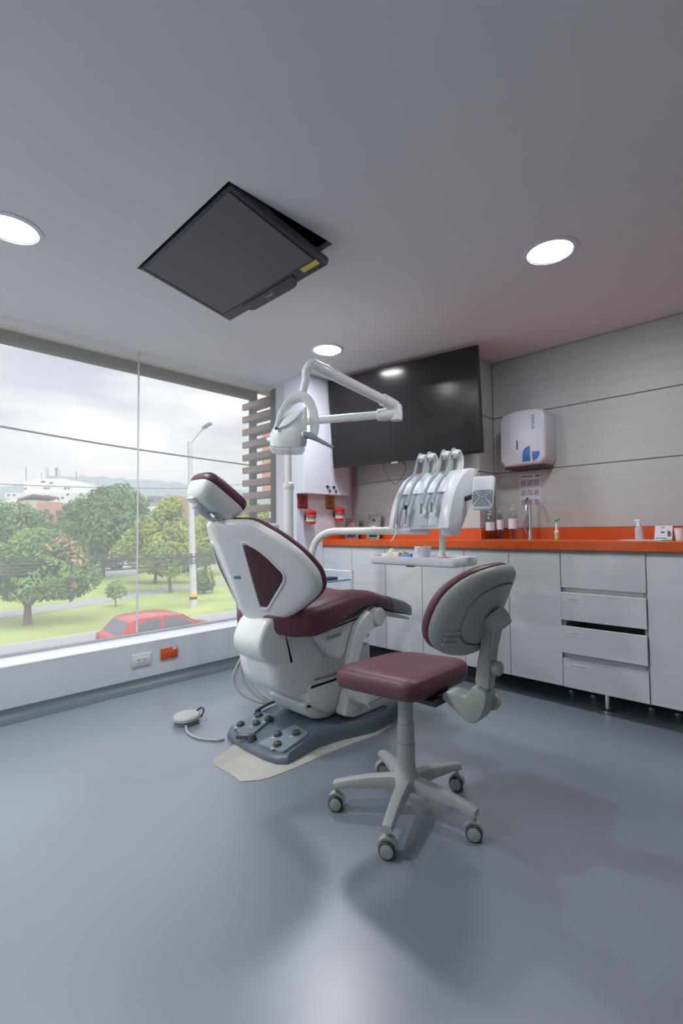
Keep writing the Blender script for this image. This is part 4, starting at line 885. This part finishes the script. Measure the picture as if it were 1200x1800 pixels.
# ------------------------------------------------------------------ operator stool
HX, HY = -1.026, 1.371
st = thing('operator_stool', 'maroon upholstered operator stool with grey plastic back and five castors', 'stool', (HX, HY, 0))
hub = V((HX, HY, 0))
bm = B(); lathe(bm, [(.030, .075), (.046, .080), (.048, .115), (.036, .135), (.032, .15), (.0315, .235)], Matrix.Translation(hub), 24); obj('column_base', bm, m_stoolL, st)
bm = B(); lathe(bm, [(.0300, .2355), (.0295, .300)], Matrix.Translation(hub), 24); obj('column_sleeve', bm, m_stoolL, st)
bm = B(); lathe(bm, [(.0275, .3005), (.0265, .4079)], Matrix.Translation(hub), 24); obj('column_top', bm, m_stoolL, st)
for k in range(5):
    a = math.radians(5+72*k); d = V((math.cos(a), math.sin(a), 0)); s = V((-d.y, d.x, 0))
    rings = []
    for r, w_, z0, z1 in ((.025, .026, .078, .122), (.06, .025, .079, .122), (.13, .022, .080, .117), (.20, .020, .078, .106), (.245, .019, .072, .097), (.258, .018, .070, .092)):
        c = hub+d*r
        sec = rpoly([(-w_, z0), (w_, z0), (w_*.8, z1), (-w_*.8, z1)], .007, 2)
        rings.append([c+s*p.x+V((0, 0, p.y)) for p in sec])
    bm = B(); loft(bm, rings); obj('leg', bm, m_stoolL, st)
    # castor
    ca = a+(.9, -.5, 1.2, -.2, .5)[k]; cd = V((math.cos(ca), math.sin(ca), 0)); cs = V((-cd.y, cd.x, 0))
    # wheel axle turned roughly towards the viewer
    q = [math.radians(v) for v in (-62, -70, -38, -55, -60)][(k+0) % 5]
    cs = V((math.cos(q), math.sin(q), 0)); cd = V((-cs.y, cs.x, 0))
    c = hub+d*.248; c.z = .0255
    cz = [basis(c, cd, V((0, 0, 1)), cs)]
    ring = []
    bm = B(); rr = []
    for w_ in (-.012, .012):
        rr.append([c+cs*w_+cd*(.029*math.cos(b))+V((0, 0, .029*math.sin(b)+.003)) for b in [math.radians(v) for v in range(-10, 191, 20)]])
    loft(bm, rr); tube(bm, [V((c.x, c.y, .052)), V((c.x, c.y, .0715))], .007, 8); cst = obj('castor', bm, m_stoolL, st)
    for sg in (-1, 1):
        bm = B(); lathe(bm, [(.019, .0125), (.025, .014), (.0255, .018), (.0255, .023), (.0235, .026), (.0185, .027)], basis(c, cd, V((0, 0, 1)), cs*sg), 24); wh = obj('wheel', bm, m_dark, cst)
        bm = B(); lathe(bm, [(.0205, .0265), (.0205, .0285), (.018, .0295), (.001, .030)], basis(c, cd, V((0, 0, 1)), cs*sg), 20); obj('wheel_cap', bm, m_stool, wh)
# seat
ol = rpoly([(-1.235, 1.205), (-.865, 1.20), (-.865, 1.585), (-1.19, 1.60)], [.07, .06, .08, .12], 7)
def sz(u, v, h):
    # saddle: front edge falls away, sides turn up a little
    x = (u+1.05)/.19; y = (v-1.40)/.2
    return V((u-.005, v, .468+h+.012*x*abs(x)*.6-.010*y*y*(x < 0)+.006*y*y))
bm = B(); domed(bm, ol, [(.02, -.040), (.9, -.040), (.965, -.034), (1.0, -.016), (1.005, .002), (.985, .018), (.94, .027), (.8, .032), (.5, .029), (.02, .027)], sz); obj('seat', bm, m_maroon, st, sharp=0)
bm = B(); box(bm, -1.10, -.86, 1.31, 1.45, .408, .4275, .004, 1); obj('seat_plate', bm, m_dark, st)
bm = B(); tube(bm, [V((-.955, 1.46, .41)), V((-.935, 1.475, .37))], .014, 12); obj('height_knob', bm, m_stoolL, st)
# backrest
bt = math.radians(2); dr = V((math.cos(bt), math.sin(bt), 0)); sd = V((-dr.y, dr.x, 0)); tanT = math.tan(math.radians(23))
def sb(u, v, h):
    f = .336-1.5*u*u+tanT*(v-.72)+.35*(max(0, v-.80))**1.5
    return hub+dr*(f+h)+sd*u+V((0, 0, v-h*.3-.004))
ol = [(.205*math.copysign(abs(math.cos(a))**.8, math.cos(a))*(1.0), .72+(.145 if math.sin(a) > 0 else .137)*math.copysign(abs(math.sin(a))**.8, math.sin(a))) for a in [2*PI*k/40 for k in range(40)]]
bm = B(); domed(bm, ol, [(.02, .002), (.62, .0), (.650, -.001), (.662, -.012), (.690, -.012), (.702, -.001), (.80, -.001), (.9, -.006), (.965, -.014), (1.0, -.026), (1.0, -.034), (.98, -.037), (.02, -.037)], sb, (0, .72)); bks = obj('backrest_shell', bm, m_stool, st, sharp=60)
bm = B(); domed(bm, ol, [(.02, -.038), (.985, -.038), (1.0, -.042), (1.0, -.054), (.97, -.064), (.85, -.072), (.4, -.076), (.02, -.077)], sb, (0, .72)); obj('backrest_cushion', bm, m_maroon, st, sharp=0)
for dv in (-.022, -.006, .010):
    bm = B(); tube(bm, [sb(u, .672+dv, .001) for u in (-.135, -.15, -.165, -.18)], .0035, 6); obj('grip_rib', bm, m_stool, bks)
# bracket
def bq(f, z, s=0): return hub+dr*(f+.033)+sd*s+V((0, 0, z+.028*min(1, max(0, (.70-z)/.1))))
bm = B(); kb = [sb(0, .715, -.002), sb(0, .705, .02), sb(0, .695, .038)]; tube(bm, kb, [.044, .042, .034], 18, ell=1.0); obj('backrest_boss', bm, m_stool, st)
def strap(bm, prof, hw, r=.006):
    prism(bm, prof, lambda u, v, h: bq(u, v, h), -hw, hw, r)
bm = B(); strap(bm, rpoly([(.262, .675), (.315, .700), (.318, .64), (.305, .58), (.298, .52), (.29, .455), (.245, .47), (.252, .53), (.268, .60)], .012, 3), .026, .007); obj('back_strut', bm, m_stool, st)
bm = B(); strap(bm, rpoly([(.245, .468), (.291, .453), (.283, .405), (.262, .362), (.235, .345), (.205, .358), (.13, .405), (.145, .43), (.19, .430), (.215, .425)], .014, 3), .036, .008); obj('strut_housing', bm, m_stool, st)
bm = B(); strap(bm, rpoly([(.09, .385), (.15, .40), (.15, .425), (.09, .396)], .004, 2), .03, .003); obj('mount_plate', bm, m_dark, st)
bm = B(); lathe(bm, [(.018, 0), (.022, .004), (.022, .022), (.018, .027), (.001, .028)], basis(bq(.298, .525, -.004), sd, V((0, 0, 1)), (dr+V((0, 0, .1))).normalized()), 10); obj('strut_knob', bm, m_stool, st)
bm = B(); lathe(bm, [(.02, 0), (.026, .005), (.024, .026), (.015, .034), (.001, .034)], basis(bq(.272, .405, .03), dr, V((0, 0, 1)), sd), 12); obj('tilt_knob', bm, m_stool, st)

# ------------------------------------------------------------------ the street and park outside, one floor below
GZ = -3.0
def slabz(name, pts, z, M, label, cat, th=.3):
    bm = B(); prism(bm, pts, fz, z-th, z); return struct(obj(name, bm, M, sharp=20), label, cat)
slabz('road', [(-3.7, -120), (-3.7, 260), (-20.2, 260), (-20.2, -120)], GZ, m_road, 'pale grey asphalt road below the window', 'road')
slabz('lawn', [(-20.45, -200), (-20.45, 300), (-46, 300), (-46, -200)], GZ+.02, m_lawn, 'green park lawn across the road', 'lawn')
slabz('kerb', [(-20.2, -120), (-20.2, 260), (-20.449, 260), (-20.449, -120)], GZ+.06, m_kerb, 'concrete kerb between road and lawn', 'kerb')
slabz('far_street', [(-46.001, -200), (-46.001, 300), (-58, 300), (-58, -200)], GZ+.01, m_road, 'grey street on the far side of the park', 'road')
slabz('far_ground', [(-58.001, -3000), (-58.001, 4500), (-6500, 4500), (-6500, -3000)], GZ, mat('far_green', (.16, .22, .12), 1, noise_=((.02, .02, .02), .3, 4)), 'green ground beyond the park', 'ground')
pc = crom([(-26.0, -8, 0), (-27.2, 0, 0), (-28.2, 4.9, 0), (-29.3, 9.2, 0), (-30.9, 13.3, 0), (-32.2, 17.2, 0), (-34, 24, 0), (-37, 40, 0)], 6)
L_, R__ = [], []
for i, p in enumerate(pc):
    d = (pc[min(i+1, len(pc)-1)]-pc[max(i-1, 0)]).normalized(); n_ = V((-d.y, d.x, 0)); L_.append(p+n_*1.15); R__.append(p-n_*1.15)
bm = B(); loft(bm, [[V((q.x, q.y, GZ+.02)), V((q.x, q.y, GZ+.045)), V((s_.x, s_.y, GZ+.045)), V((s_.x, s_.y, GZ+.02))] for q, s_ in zip(L_, R__)])
struct(obj('park_path', bm, m_path), 'grey footpath winding through the lawn', 'path')
# hills
bm = B(); ring0, ring1 = [], []
prof_h = [(-260, 905), (-120, 880), (0, 857), (40, 850), (75, 843), (110, 838), (150, 837), (200, 840), (240, 843), (290, 846), (335, 851), (380, 856), (430, 862), (520, 872), (650, 880)]
for px, py in prof_h: 
    p = dep(px, py, 1000); ring1.append(p); q = V((p.x*.75, p.y*.75, GZ)); ring0.append(q)
ring2 = [V((p.x*1.3, p.y*1.3, GZ)) for p in ring1]
r1 = crom(ring1, 8); r0 = crom(ring0, 8); r2 = crom(ring2, 8)
for i, p in enumerate(r1): p.z += 5*noise.noise(V((i*.35, 0, 3)))
mid = [(a*.45+b*.55)+V((0, 0, 4*noise.noise(V((i*.5, 2, 1))))) for i, (a, b) in enumerate(zip(r0, r1))]
loft(bm, [r0, mid, r1, r2], cap=False, closed=False)
struct(obj('hills', bm, m_hill, sharp=0), 'long wooded hill ridge on the horizon', 'hills')

def leaves(blobs, n, size, seed, up=.25):
    rnd = random.Random(seed); tot = sum(r[0]*r[1] for _, r in blobs); verts, faces = [], []
    for c, (rx, rz) in blobs:
        c = V(c)
        for _ in range(int(n*rx*rz/tot)):
            d = V((rnd.gauss(0, 1), rnd.gauss(0, 1), rnd.gauss(0, 1))).normalized()
            k = rnd.uniform(.45, 1.0)**.5*(1+.28*noise.noise(d*2.1+c)+.1*rnd.random())
            p = c+V((d.x*rx*k, d.y*rx*k, d.z*rz*k))
            nrm = (d+V((rnd.gauss(0, .55), rnd.gauss(0, .55), rnd.gauss(0, .55)+up))).normalized()
            x, y = frame_from(nrm); a = rnd.uniform(0, 2*PI); x, y = x*math.cos(a)+y*math.sin(a), y*math.cos(a)-x*math.sin(a)
            s = size*rnd.uniform(.6, 1.3); i = len(verts)
            verts += [p-x*s, p-y*s*.45+nrm*s*.1, p+x*s, p+y*s*.45+nrm*s*.1]; faces.append((i, i+1, i+2, i+3))
    me = bpy.data.meshes.new('foliage'); me.from_pydata([tuple(v) for v in verts], [], faces); return me
def tree(base, blobs, n, size, M, label, trunk, seed, extra=None, group='trees in the park'):
    base = V(base); t = thing('park_tree', label, 'tree', tuple(base), group)
    f = obj('foliage', leaves([(base+V(c), r) for c, r in blobs], n, size, seed), M, t, sharp=0); f['kind'] = 'stuff'
    for pts, rs in trunk:
        bm = B(); tube(bm, [base+V(p) for p in pts], rs, 9); obj('trunk' if pts[0][2] < .01 else 'branch', bm, m_trunk, t)
    if extra:
        f = obj('young_leaves', leaves([(base+V(c), r) for c, r in extra[0]], extra[1], size, seed+5), extra[2], t, sharp=0); f['kind'] = 'stuff'
    return t
def W(px, py, t, base): return dep(px, py, t)-V(base)
# mango tree in front
b1 = onZ(48, 1098, GZ+.02)
bl = [(W(px, py, t, b1), (r, r*.8)) for px, py, t, r in ((78, 970, 20.5, 1.15), (35, 990, 20.2, 1.15), (5, 1000, 20.2, 1.1), (110, 985, 20.8, 1.1), (140, 1010, 20.6, .85), (60, 1025, 19.8, .95), (100, 1028, 20.3, .8), (20, 1030, 20.0, .75), (60, 955, 21.2, .9), (130, 1035, 20.6, .55), (-25, 1000, 20.5, 1.2))]
tree(b1, bl, 9000, .14, m_leaf1, 'broad green tree with forked trunk nearest the road, left in the window', [([(0, 0, 0), (0, 0, .35), (.02, 0, .75)], [.2, .15, .14]), ([(.02, 0, .75), (-.28, -.3, 1.3), (-.5, -.6, 1.9)], [.1, .08, .05]), ([(.02, 0, .75), (.3, .35, 1.3), (.5, .8, 2.0)], [.1, .08, .05])], 11, ([(W(px, py, t, b1), (r, r)) for px, py, t, r in ((125, 965, 20.3, .35), (140, 985, 20.1, .3), (112, 950, 20.3, .3), (150, 1015, 20.2, .25), (133, 1028, 20.0, .2), (85, 962, 19.7, .15))], 130, m_leaf4))
def rtree(px, pyb, tdep, blobs, n, size, M, label, seed, tr=.15):
    b = dep(px, pyb, tdep); b.z = GZ+.02
    bl = [(W(x, y, tt, b), (r, r*.85)) for x, y, tt, r in blobs]
    h = min(c[0].z-c[1][1]*.3 for c in bl)
    top = V((0, 0, 0)); top = sum((c[0] for c in bl), V((0, 0, 0)))/len(bl)
    return tree(b, bl, n, size, M, label, [([(0, 0, 0), (top.x*.1, top.y*.1, h*.6), (top.x*.6, top.y*.6, max(h, top.z*.8))], [tr, tr*.8, tr*.5])], seed)
rtree(25, 1040, 33, [(20, 925, 33, 2.1), (60, 930, 34, 1.6), (-15, 945, 32, 2.0), (40, 950, 33, 1.8), (75, 945, 34, 1.1)], 5200, .2, m_leaf2, 'dark round tree behind the forked tree at the far left', 21, .2)
rtree(180, 1015, 42, [(175, 905, 42, 2.6), (205, 890, 43, 2.3), (145, 915, 42, 2.0), (195, 930, 41, 2.6), (230, 915, 43, 1.9), (160, 945, 42, 2.2), (185, 965, 41.5, 1.9), (235, 890, 44, 1.3)], 9500, .24, m_leaf2, 'large dark round tree in the middle of the window view', 31, .22)
rtree(300, 1040, 31, [(300, 893, 31, .85), (290, 905, 31, .8), (265, 930, 31, 1.05), (310, 935, 31, 1.15), (240, 950, 31, .9), (285, 962, 30.5, 1.2), (325, 965, 31, 1.0), (225, 965, 30.5, .75), (255, 985, 30.5, .9), (300, 995, 30.5, .8), (210, 970, 30, .5)], 7600, .17, m_leaf3, 'yellow-green layered tree left of the street lamp', 41, .12)
rtree(272, 1020, 37, [(255, 965, 37, 1.5), (300, 970, 37, 1.4), (280, 990, 36.5, 1.1), (330, 985, 37, 1.1)], 4200, .2, m_leaf2, 'shady dark tree behind the yellow-green tree', 47, .14)
rtree(360, 1015, 44, [(350, 935, 44, 1.7), (378, 945, 44, 1.6), (360, 965, 43, 1.8), (395, 930, 44, 1.5)], 4600, .22, m_leaf3, 'loose light green tree right of the street lamp', 51, .15)
rtree(430, 1000, 60, [(415, 905, 60, 2.0), (432, 900, 60, 2.0), (450, 912, 60, 2.2), (400, 915, 60, 1.6)], 3600, .3, m_leaf3, 'bright green tree beyond the wooden louvre', 61, .2)
rtree(203, 1066, 25.5, [(203, 1030, 25.5, .35), (196, 1040, 25.5, .35), (212, 1041, 25.5, .33), (203, 1045, 25.3, .3)], 420, .1, m_leaf1, 'small young sapling on the lawn above the red car', 71, .035)
b = onZ(357, 1043, GZ+.02)
t = tree(b, [(W(357, 1020, 30.6, b), (.62, .7)), (W(350, 1026, 30.6, b), (.5, .5)), (W(366, 1026, 30.6, b), (.45, .5)), (W(365, 1008, 30.6, b), (.35, .4))], 1700, .1, m_leaf2, 'dark rounded shrub just right of the street lamp', [([(0, 0, 0), (0, 0, .4)], [.06, .05])], 81)
t.name = 'park_shrub'; t['category'] = 'shrub'
p0, p1 = onZ(374, 1040, GZ+.02), dep(366, 1003, 28.9)
bm = B(); tube(bm, [p0, p1], .045, 8); tag(obj('guy_guard', bm, mat('yellow_paint', (.75, .55, .05), .6, noise_=((3, 3, 3), .05)), loc=tuple(p0)), 'slanted yellow guy-wire guard beside the shrub', 'pole')
# street lamp
pb = onZ(340, 1069, GZ+.02); ptop = onX(333.5, 776, pb.x+.25)
t = thing('street_lamp', 'tall concrete street lamp post with a single arm across the road', 'street lamp', tuple(pb))
bm = B(); tube(bm, [pb, pb.lerp(ptop, .5), ptop], [.19, .155, .115], 14); po = obj('post', bm, m_conc, t)
for f0, f1, mm in ((.072, .095, mat('orange_band', (.85, .52, .16), .6, noise_=((3, 3, 3), .05))), (.055, .071, m_dark)):
    bm = B(); tube(bm, [pb.lerp(ptop, f0), pb.lerp(ptop, f1)], [.195, .193], 14); obj('painted_band', bm, mm, po)
e1 = dep(358, 752, 24.3)
bm = B(); tube(bm, crom([ptop+V((0, 0, -.25)), dep(342, 771, 24.6), e1], 5), .035, 8); obj('arm', bm, m_conc, t)
d = (dep(371, 744, 24.2)-e1).normalized(); up = V((0, 0, 1)); sd2 = d.cross(up).normalized(); up2 = sd2.cross(d)
bm = B(); box(bm, -.13, .13, -.05, .48, -.06, .08, .05, 2, T=basis(e1, sd2, d, up2)); obj('lamp_head', bm, m_greyblue, t)
# cables
def wire(name, pts, r, label, group):
    bm = B(); tube(bm, crom(pts, 6), r, 6); tag(obj(name, bm, m_wire, loc=tuple(pts[0])), label, 'cable', group)
wire('power_line', [onX(-60, 740, -12.), onX(0, 749.5, -12.), onX(215, 786, -12.), onX(433, 817, -12.), onX(520, 828, -12.)], .022, 'single heavy black power line high across the sky', 'cables across the window view')
wire('power_line', [onX(-60, 849, -22.8), onX(0, 851, -22.8), onX(170, 857, -22.8), onX(336, 858, -22.8), onX(440, 850, -22.8)], .014, 'thin power line along the top of the hill ridge', 'cables across the window view')
for k, (a, b_, c_, r) in enumerate(((982, 976, 974, .022), (988, 982, 977, .016), (994, 985, 979, .035), (1001, 990, 983, .018), (1006, 995, 986, .022), (1012, 1003, 990, .03))):
    wire('utility_cable', [onX(-60, a+5, -22.7), onX(0, a, -22.7), onX(180, b_, -22.7), onX(337, c_, -22.7), onX(430, c_-14, -22.7)], r*1.5,
         ['topmost', 'second', 'third and thickest', 'fourth', 'fifth', 'lowest'][k]+' of the dark cables sagging across the park trees', 'cables across the window view')

# red hatchback on the road
ca = thing('red_car', 'red hatchback car driving on the road below the window', 'car', (-14.6, 6.95, GZ))
CYv = 5.15; cxm = -14.6; cw = .80
sp = [(0, .45), (.02, .75), (.0, .98), (.12, 1.02), (.45, 1.44), (.75, 1.50), (1.5, 1.51), (2.0, 1.45), (2.65, 1.03), (3.5, .88), (3.72, .70), (3.75, .42), (3.4, .22), (.25, .22)]
def csec(k, zs_): return [V((cxm+k, CYv+a, GZ+z)) for a, z in sp]
rings = []
for k in (-1, -.97, -.8, 0, .8, .97, 1):
    rr = []
    for a, z in sp:
        tumble = 1-.20*max(0, z-.95)/.55
        zz = z-(.03 if abs(k) > .9 and z > 1.3 else 0)
        rr.append(V((cxm+k*cw*tumble, CYv+a, GZ+zz)))
    rings.append(rr)
bm = B(); loft(bm, rings); body = obj('body', bm, m_carred, ca, sharp=40)
def sidewin(pts, s):
    r0, r1 = [], []
    for a, z in pts:
        k = cw*(1-.20*max(0, z-.95)/.55)
        r0.append(V((cxm+s*(k-.01), CYv+a, GZ+z))); r1.append(V((cxm+s*(k+.006), CYv+a, GZ+z)))
    return loft(B(), [r0, r1])
for s in (-1, 1):
    obj('side_window', sidewin([(.52, 1.04), (1.30, 1.04), (1.34, 1.40), (.86, 1.40), (.64, 1.28)], s), m_glassd, ca)
    obj('side_window', sidewin([(1.42, 1.04), (2.42, 1.04), (2.02, 1.34), (1.85, 1.40), (1.44, 1.41)], s), m_glassd, ca)
    for y in (.65, 3.05):
        bm = B(); lathe(bm, [(.18, .0), (.30, .0), (.30, .16), (.27, .18), (.15, .18), (.001, .17)], basis((cxm+s*(cw-.15), CYv+y, GZ+.301), V((0, 1, 0)), V((0, 0, 1)), V((s, 0, 0))), 24); obj('wheel', bm, m_tyre, ca)
wq = lambda y0, z0, y1, z1, k0, k1: loft(B(), [[V((cxm+s*k0, CYv+y0+o, GZ+z0+o*.3)) for s in (-1, 1)]+[V((cxm+s*k1, CYv+y1+o, GZ+z1+o*.3)) for s in (1, -1)] for o in (-.012, .0)])
obj('rear_window', wq(.155, 1.06, .415, 1.40, .66, .60), m_glassd, ca)
obj('windscreen', wq(2.60, 1.09, 2.06, 1.43, .70, .60), m_glassd, ca)
for s in (-1, 1):
    bm = B(); box(bm, cxm+s*.70-.08, cxm+s*.70+.08, CYv-.02, CYv+.08, GZ+.78, GZ+.97, .02, 2); obj('tail_light', bm, m_red, ca)
# white van on the far street
vb = onZ(178, 1003, GZ+.01)
t = thing('white_van', 'distant white van half hidden behind the cables and trees', 'van', tuple(vb))
bm = B(); prism(bm, rpoly([(-2.3, .35), (2.3, .35), (2.4, 1.1), (1.6, 2.1), (-2.3, 2.15)], .15, 3), lambda u, v, h: V((vb.x+h, vb.y+u, vb.z+v)), -.9, .9, .08); obj('body', bm, m_bldw, t)
bm = B(); prism(bm, [(1.1, 1.2), (2.15, 1.2), (1.6, 1.9), (1.1, 1.9)], lambda u, v, h: V((vb.x+h, vb.y+u, vb.z+v)), -.92, .92); obj('window', bm, m_glassd, t)
for y in (-1.5, 1.5):
    for s in (-1, 1):
        bm = B(); lathe(bm, [(.35, 0), (.35, .2), (.001, .2)], basis((vb.x+s*.72, vb.y+y, vb.z+.351), V((0, 1, 0)), V((0, 0, 1)), V((s, 0, 0))), 16); obj('wheel', bm, m_tyre, t)

# ------------------------------------------------------------------ buildings
def block(t, px0, px1, pyt, depth, thick, M, name='wall', pyb=None):
    """a box whose visible front spans px0..px1 at a distance, top at pyt, standing on the ground"""
    a = dep(px0, pyt, depth); b_ = dep(px1, pyt, depth); z1 = (a.z+b_.z)/2; z0 = GZ if pyb is None else dep(px0, pyb, depth).z
    d = (b_-a); d.z = 0; L = d.length; d.normalize(); nrm = V((-d.y, d.x, 0))
    if nrm.dot(a-EYEP) < 0: nrm = -nrm
    bm = B(); box(bm, 0, L, 0, thick, z0, z1, T=basis((a.x, a.y, 0), d, nrm, V((0, 0, 1)))); return obj(name, bm, M, t, sharp=20)
def win(t, px, py, w_, h_, depth, M=None):
    c = dep(px, py, depth); d = RGT.copy(); d.z = 0; d.normalize(); nrm = V((-d.y, d.x, 0))
    bm = B(); box(bm, -w_/2, w_/2, -.12, .12, -h_/2, h_/2, T=basis(c, d, nrm, V((0, 0, 1)))); return obj('window', bm, M or m_glassd, t)
D = 115
c0 = dep(80, 880, D)
t = thing('white_building', 'large white stepped building with roof antennas on the skyline', 'building', (c0.x, c0.y, GZ))
block(t, 9, 146, 866, D, 14, m_bldw); block(t, 42, 137, 852, D+1, 12, m_bldw, pyb=867); block(t, 42, 130, 845, D+2, 10, m_bldw, pyb=853); block(t, 58, 112, 842, D+2.5, 8, m_bldw, pyb=846)
tank = block(t, 81, 107, 836.5, D+3, 3, m_kerb, 'roof_tank', pyb=843)
for px, py, w_, h_ in ((76, 846.5, .9, .35), (90, 849, .8, .35), (45, 859, .5, .35), (115, 858.5, .55, .4), (121, 858.5, .4, .4), (82, 858, 1.6, .25), (15, 870, .5, .3), (25, 870, .5, .3), (85, 872, .8, .5), (110, 875, .6, .4), (92, 878, .8, .4), (103, 877, .4, .6), (119, 869, .6, .3)):
    win(t, px, py, w_, h_, D-.05 if py > 866 else D+.95 if py > 853 else D+1.95)
for px, py0, py1, r in ((46, 846, 822, .10), (84, 837, 823, .10), (99, 837, 822, .22), (80, 838, 820, .06), (102, 838, 819, .05), (134, 852, 830, .10), (73, 842, 830, .07), (105, 838, 825, .05)):
    bm = B(); tube(bm, [dep(px, py0+1, D+4), dep(px, py1, D+4)], r, 6); obj('antenna', bm, m_grey, t)
D = 88; c0 = dep(50, 880, D)
t = thing('tan_house', 'small tan house with a sloping grey roof below the white building', 'building', (c0.x, c0.y, GZ))
block(t, 31, 64, 879, D, 8, m_bldt); block(t, 12, 32, 886, D+1, 8, m_bldt); win(t, 38.5, 888.5, 1.0, .45, D)
bm = B(); a = dep(30, 879.5, D-.3); b_ = dep(58, 871, D-.3); k = V((FWD.x, FWD.y, 0)).normalized()*8; loft(bm, [[a, b_, b_+k, a+k], [a+V((0, 0, .3)), b_+V((0, 0, .3)), b_+k+V((0, 0, .3)), a+k+V((0, 0, .3))]]); obj('roof', bm, m_roof, t)
D = 80; c0 = dep(100, 890, D)
t = thing('brick_house', 'weathered pinkish brick building between the two dark trees', 'building', (c0.x, c0.y, GZ)); block(t, 66, 125, 886, D, 8, m_bldb); block(t, 66, 92, 882.5, D+.4, 6, m_bldb, pyb=887); win(t, 82, 900, .8, .9, D); win(t, 103, 902, .8, .9, D)
D = 100; c0 = dep(150, 890, D)
t = thing('orange_house', 'small orange building right of the white building', 'building', (c0.x, c0.y, GZ)); block(t, 146, 160, 880, D, 6, mat('orange_render', (.65, .30, .14), .85, noise_=((.4, .4, .4), .08))); win(t, 153, 886, .7, .5, D)
D = 95; c0 = dep(285, 890, D)
t = thing('brick_apartments', 'grey and orange brick apartment tops above the yellow-green tree', 'building', (c0.x, c0.y, GZ)); block(t, 258, 280, 872, D, 8, m_roof); block(t, 279, 313, 874, D+1, 8, m_bldb); block(t, 298, 311, 871, D+2, 5, m_bldb, pyb=875); block(t, 250, 277, 890, D-3, 6, m_bldw); win(t, 264, 879, 1.2, .5, D); win(t, 290, 881, 1.2, .5, D+1); win(t, 304, 881, 1.2, .5, D+1)
D = 62; c0 = dep(360, 910, D)
t = thing('pink_brick_block', 'pinkish brick block behind the street lamp and headrest', 'building', (c0.x, c0.y, GZ)); block(t, 336, 392, 893, D, 9, m_bldb)
for px in (346, 357, 368, 380):
    for py in (902, 915, 928): win(t, px, py, .55, .6, D)
D = 75; c0 = dep(420, 900, D)
t = thing('pale_block', 'pale block beyond the louvre with small dark windows', 'building', (c0.x, c0.y, GZ)); block(t, 400, 432, 880, D, 9, m_bldw)
for px in (408, 418, 427): win(t, px, 889, .6, .5, D)
D = 54; c0 = dep(290, 1000, D)
t = thing('garden_wall', 'long pale wall beyond the far street', 'wall', (c0.x, c0.y, GZ)); block(t, 150, 420, 996, D, .4, m_kerb)
# neighbouring house seen through the louvre
t = thing('neighbour_house', 'salmon and cream neighbouring house glimpsed through the louvre slats', 'building', (-6.6, 7.2, GZ))
bm = B(); box(bm, -8.2, -5.0, 6.2, 9.5, GZ, 1.75); obj('wall', bm, mat('cream_render', (.70, .62, .52), .85, noise_=((.6, .6, .6), .05)), t)
bm = B(); box(bm, -8.3, -4.9, 6.1, 9.6, 1.751, 3.1); obj('parapet', bm, mat('salmon_render', (.72, .36, .24), .85, noise_=((.6, .6, .6), .05)), t)
for x in (-7.6, -6.6, -5.6):
    bm = B(); box(bm, x-.3, x+.3, 6.17, 6.22, .4, 1.5); f = obj('window', bm, m_bldw, t)
    bm = B(); box(bm, x-.25, x+.25, 6.15, 6.169, .45, 1.45); obj('pane', bm, m_glassd, f)

# ------------------------------------------------------------------ distant haze between the park and the hills
hz = bpy.data.materials.new('humid_haze'); hz.use_nodes = True; t_ = hz.node_tree; t_.nodes.remove(t_.nodes['Principled BSDF'])
vs_ = t_.nodes.new('ShaderNodeVolumeScatter'); vs_.inputs['Color'].default_value = (.76, .89, 1.0, 1); vs_.inputs['Density'].default_value = .0013
t_.links.new(vs_.outputs[0], t_.nodes['Material Output'].inputs['Volume'])
bm = B(); box(bm, -1500, -66, -700, 1300, GZ-5, 135); hzo = obj('haze', bm, hz, sharp=0); tag(hzo, 'pale humid haze hanging over the distant city and hills', 'haze', kind='stuff')
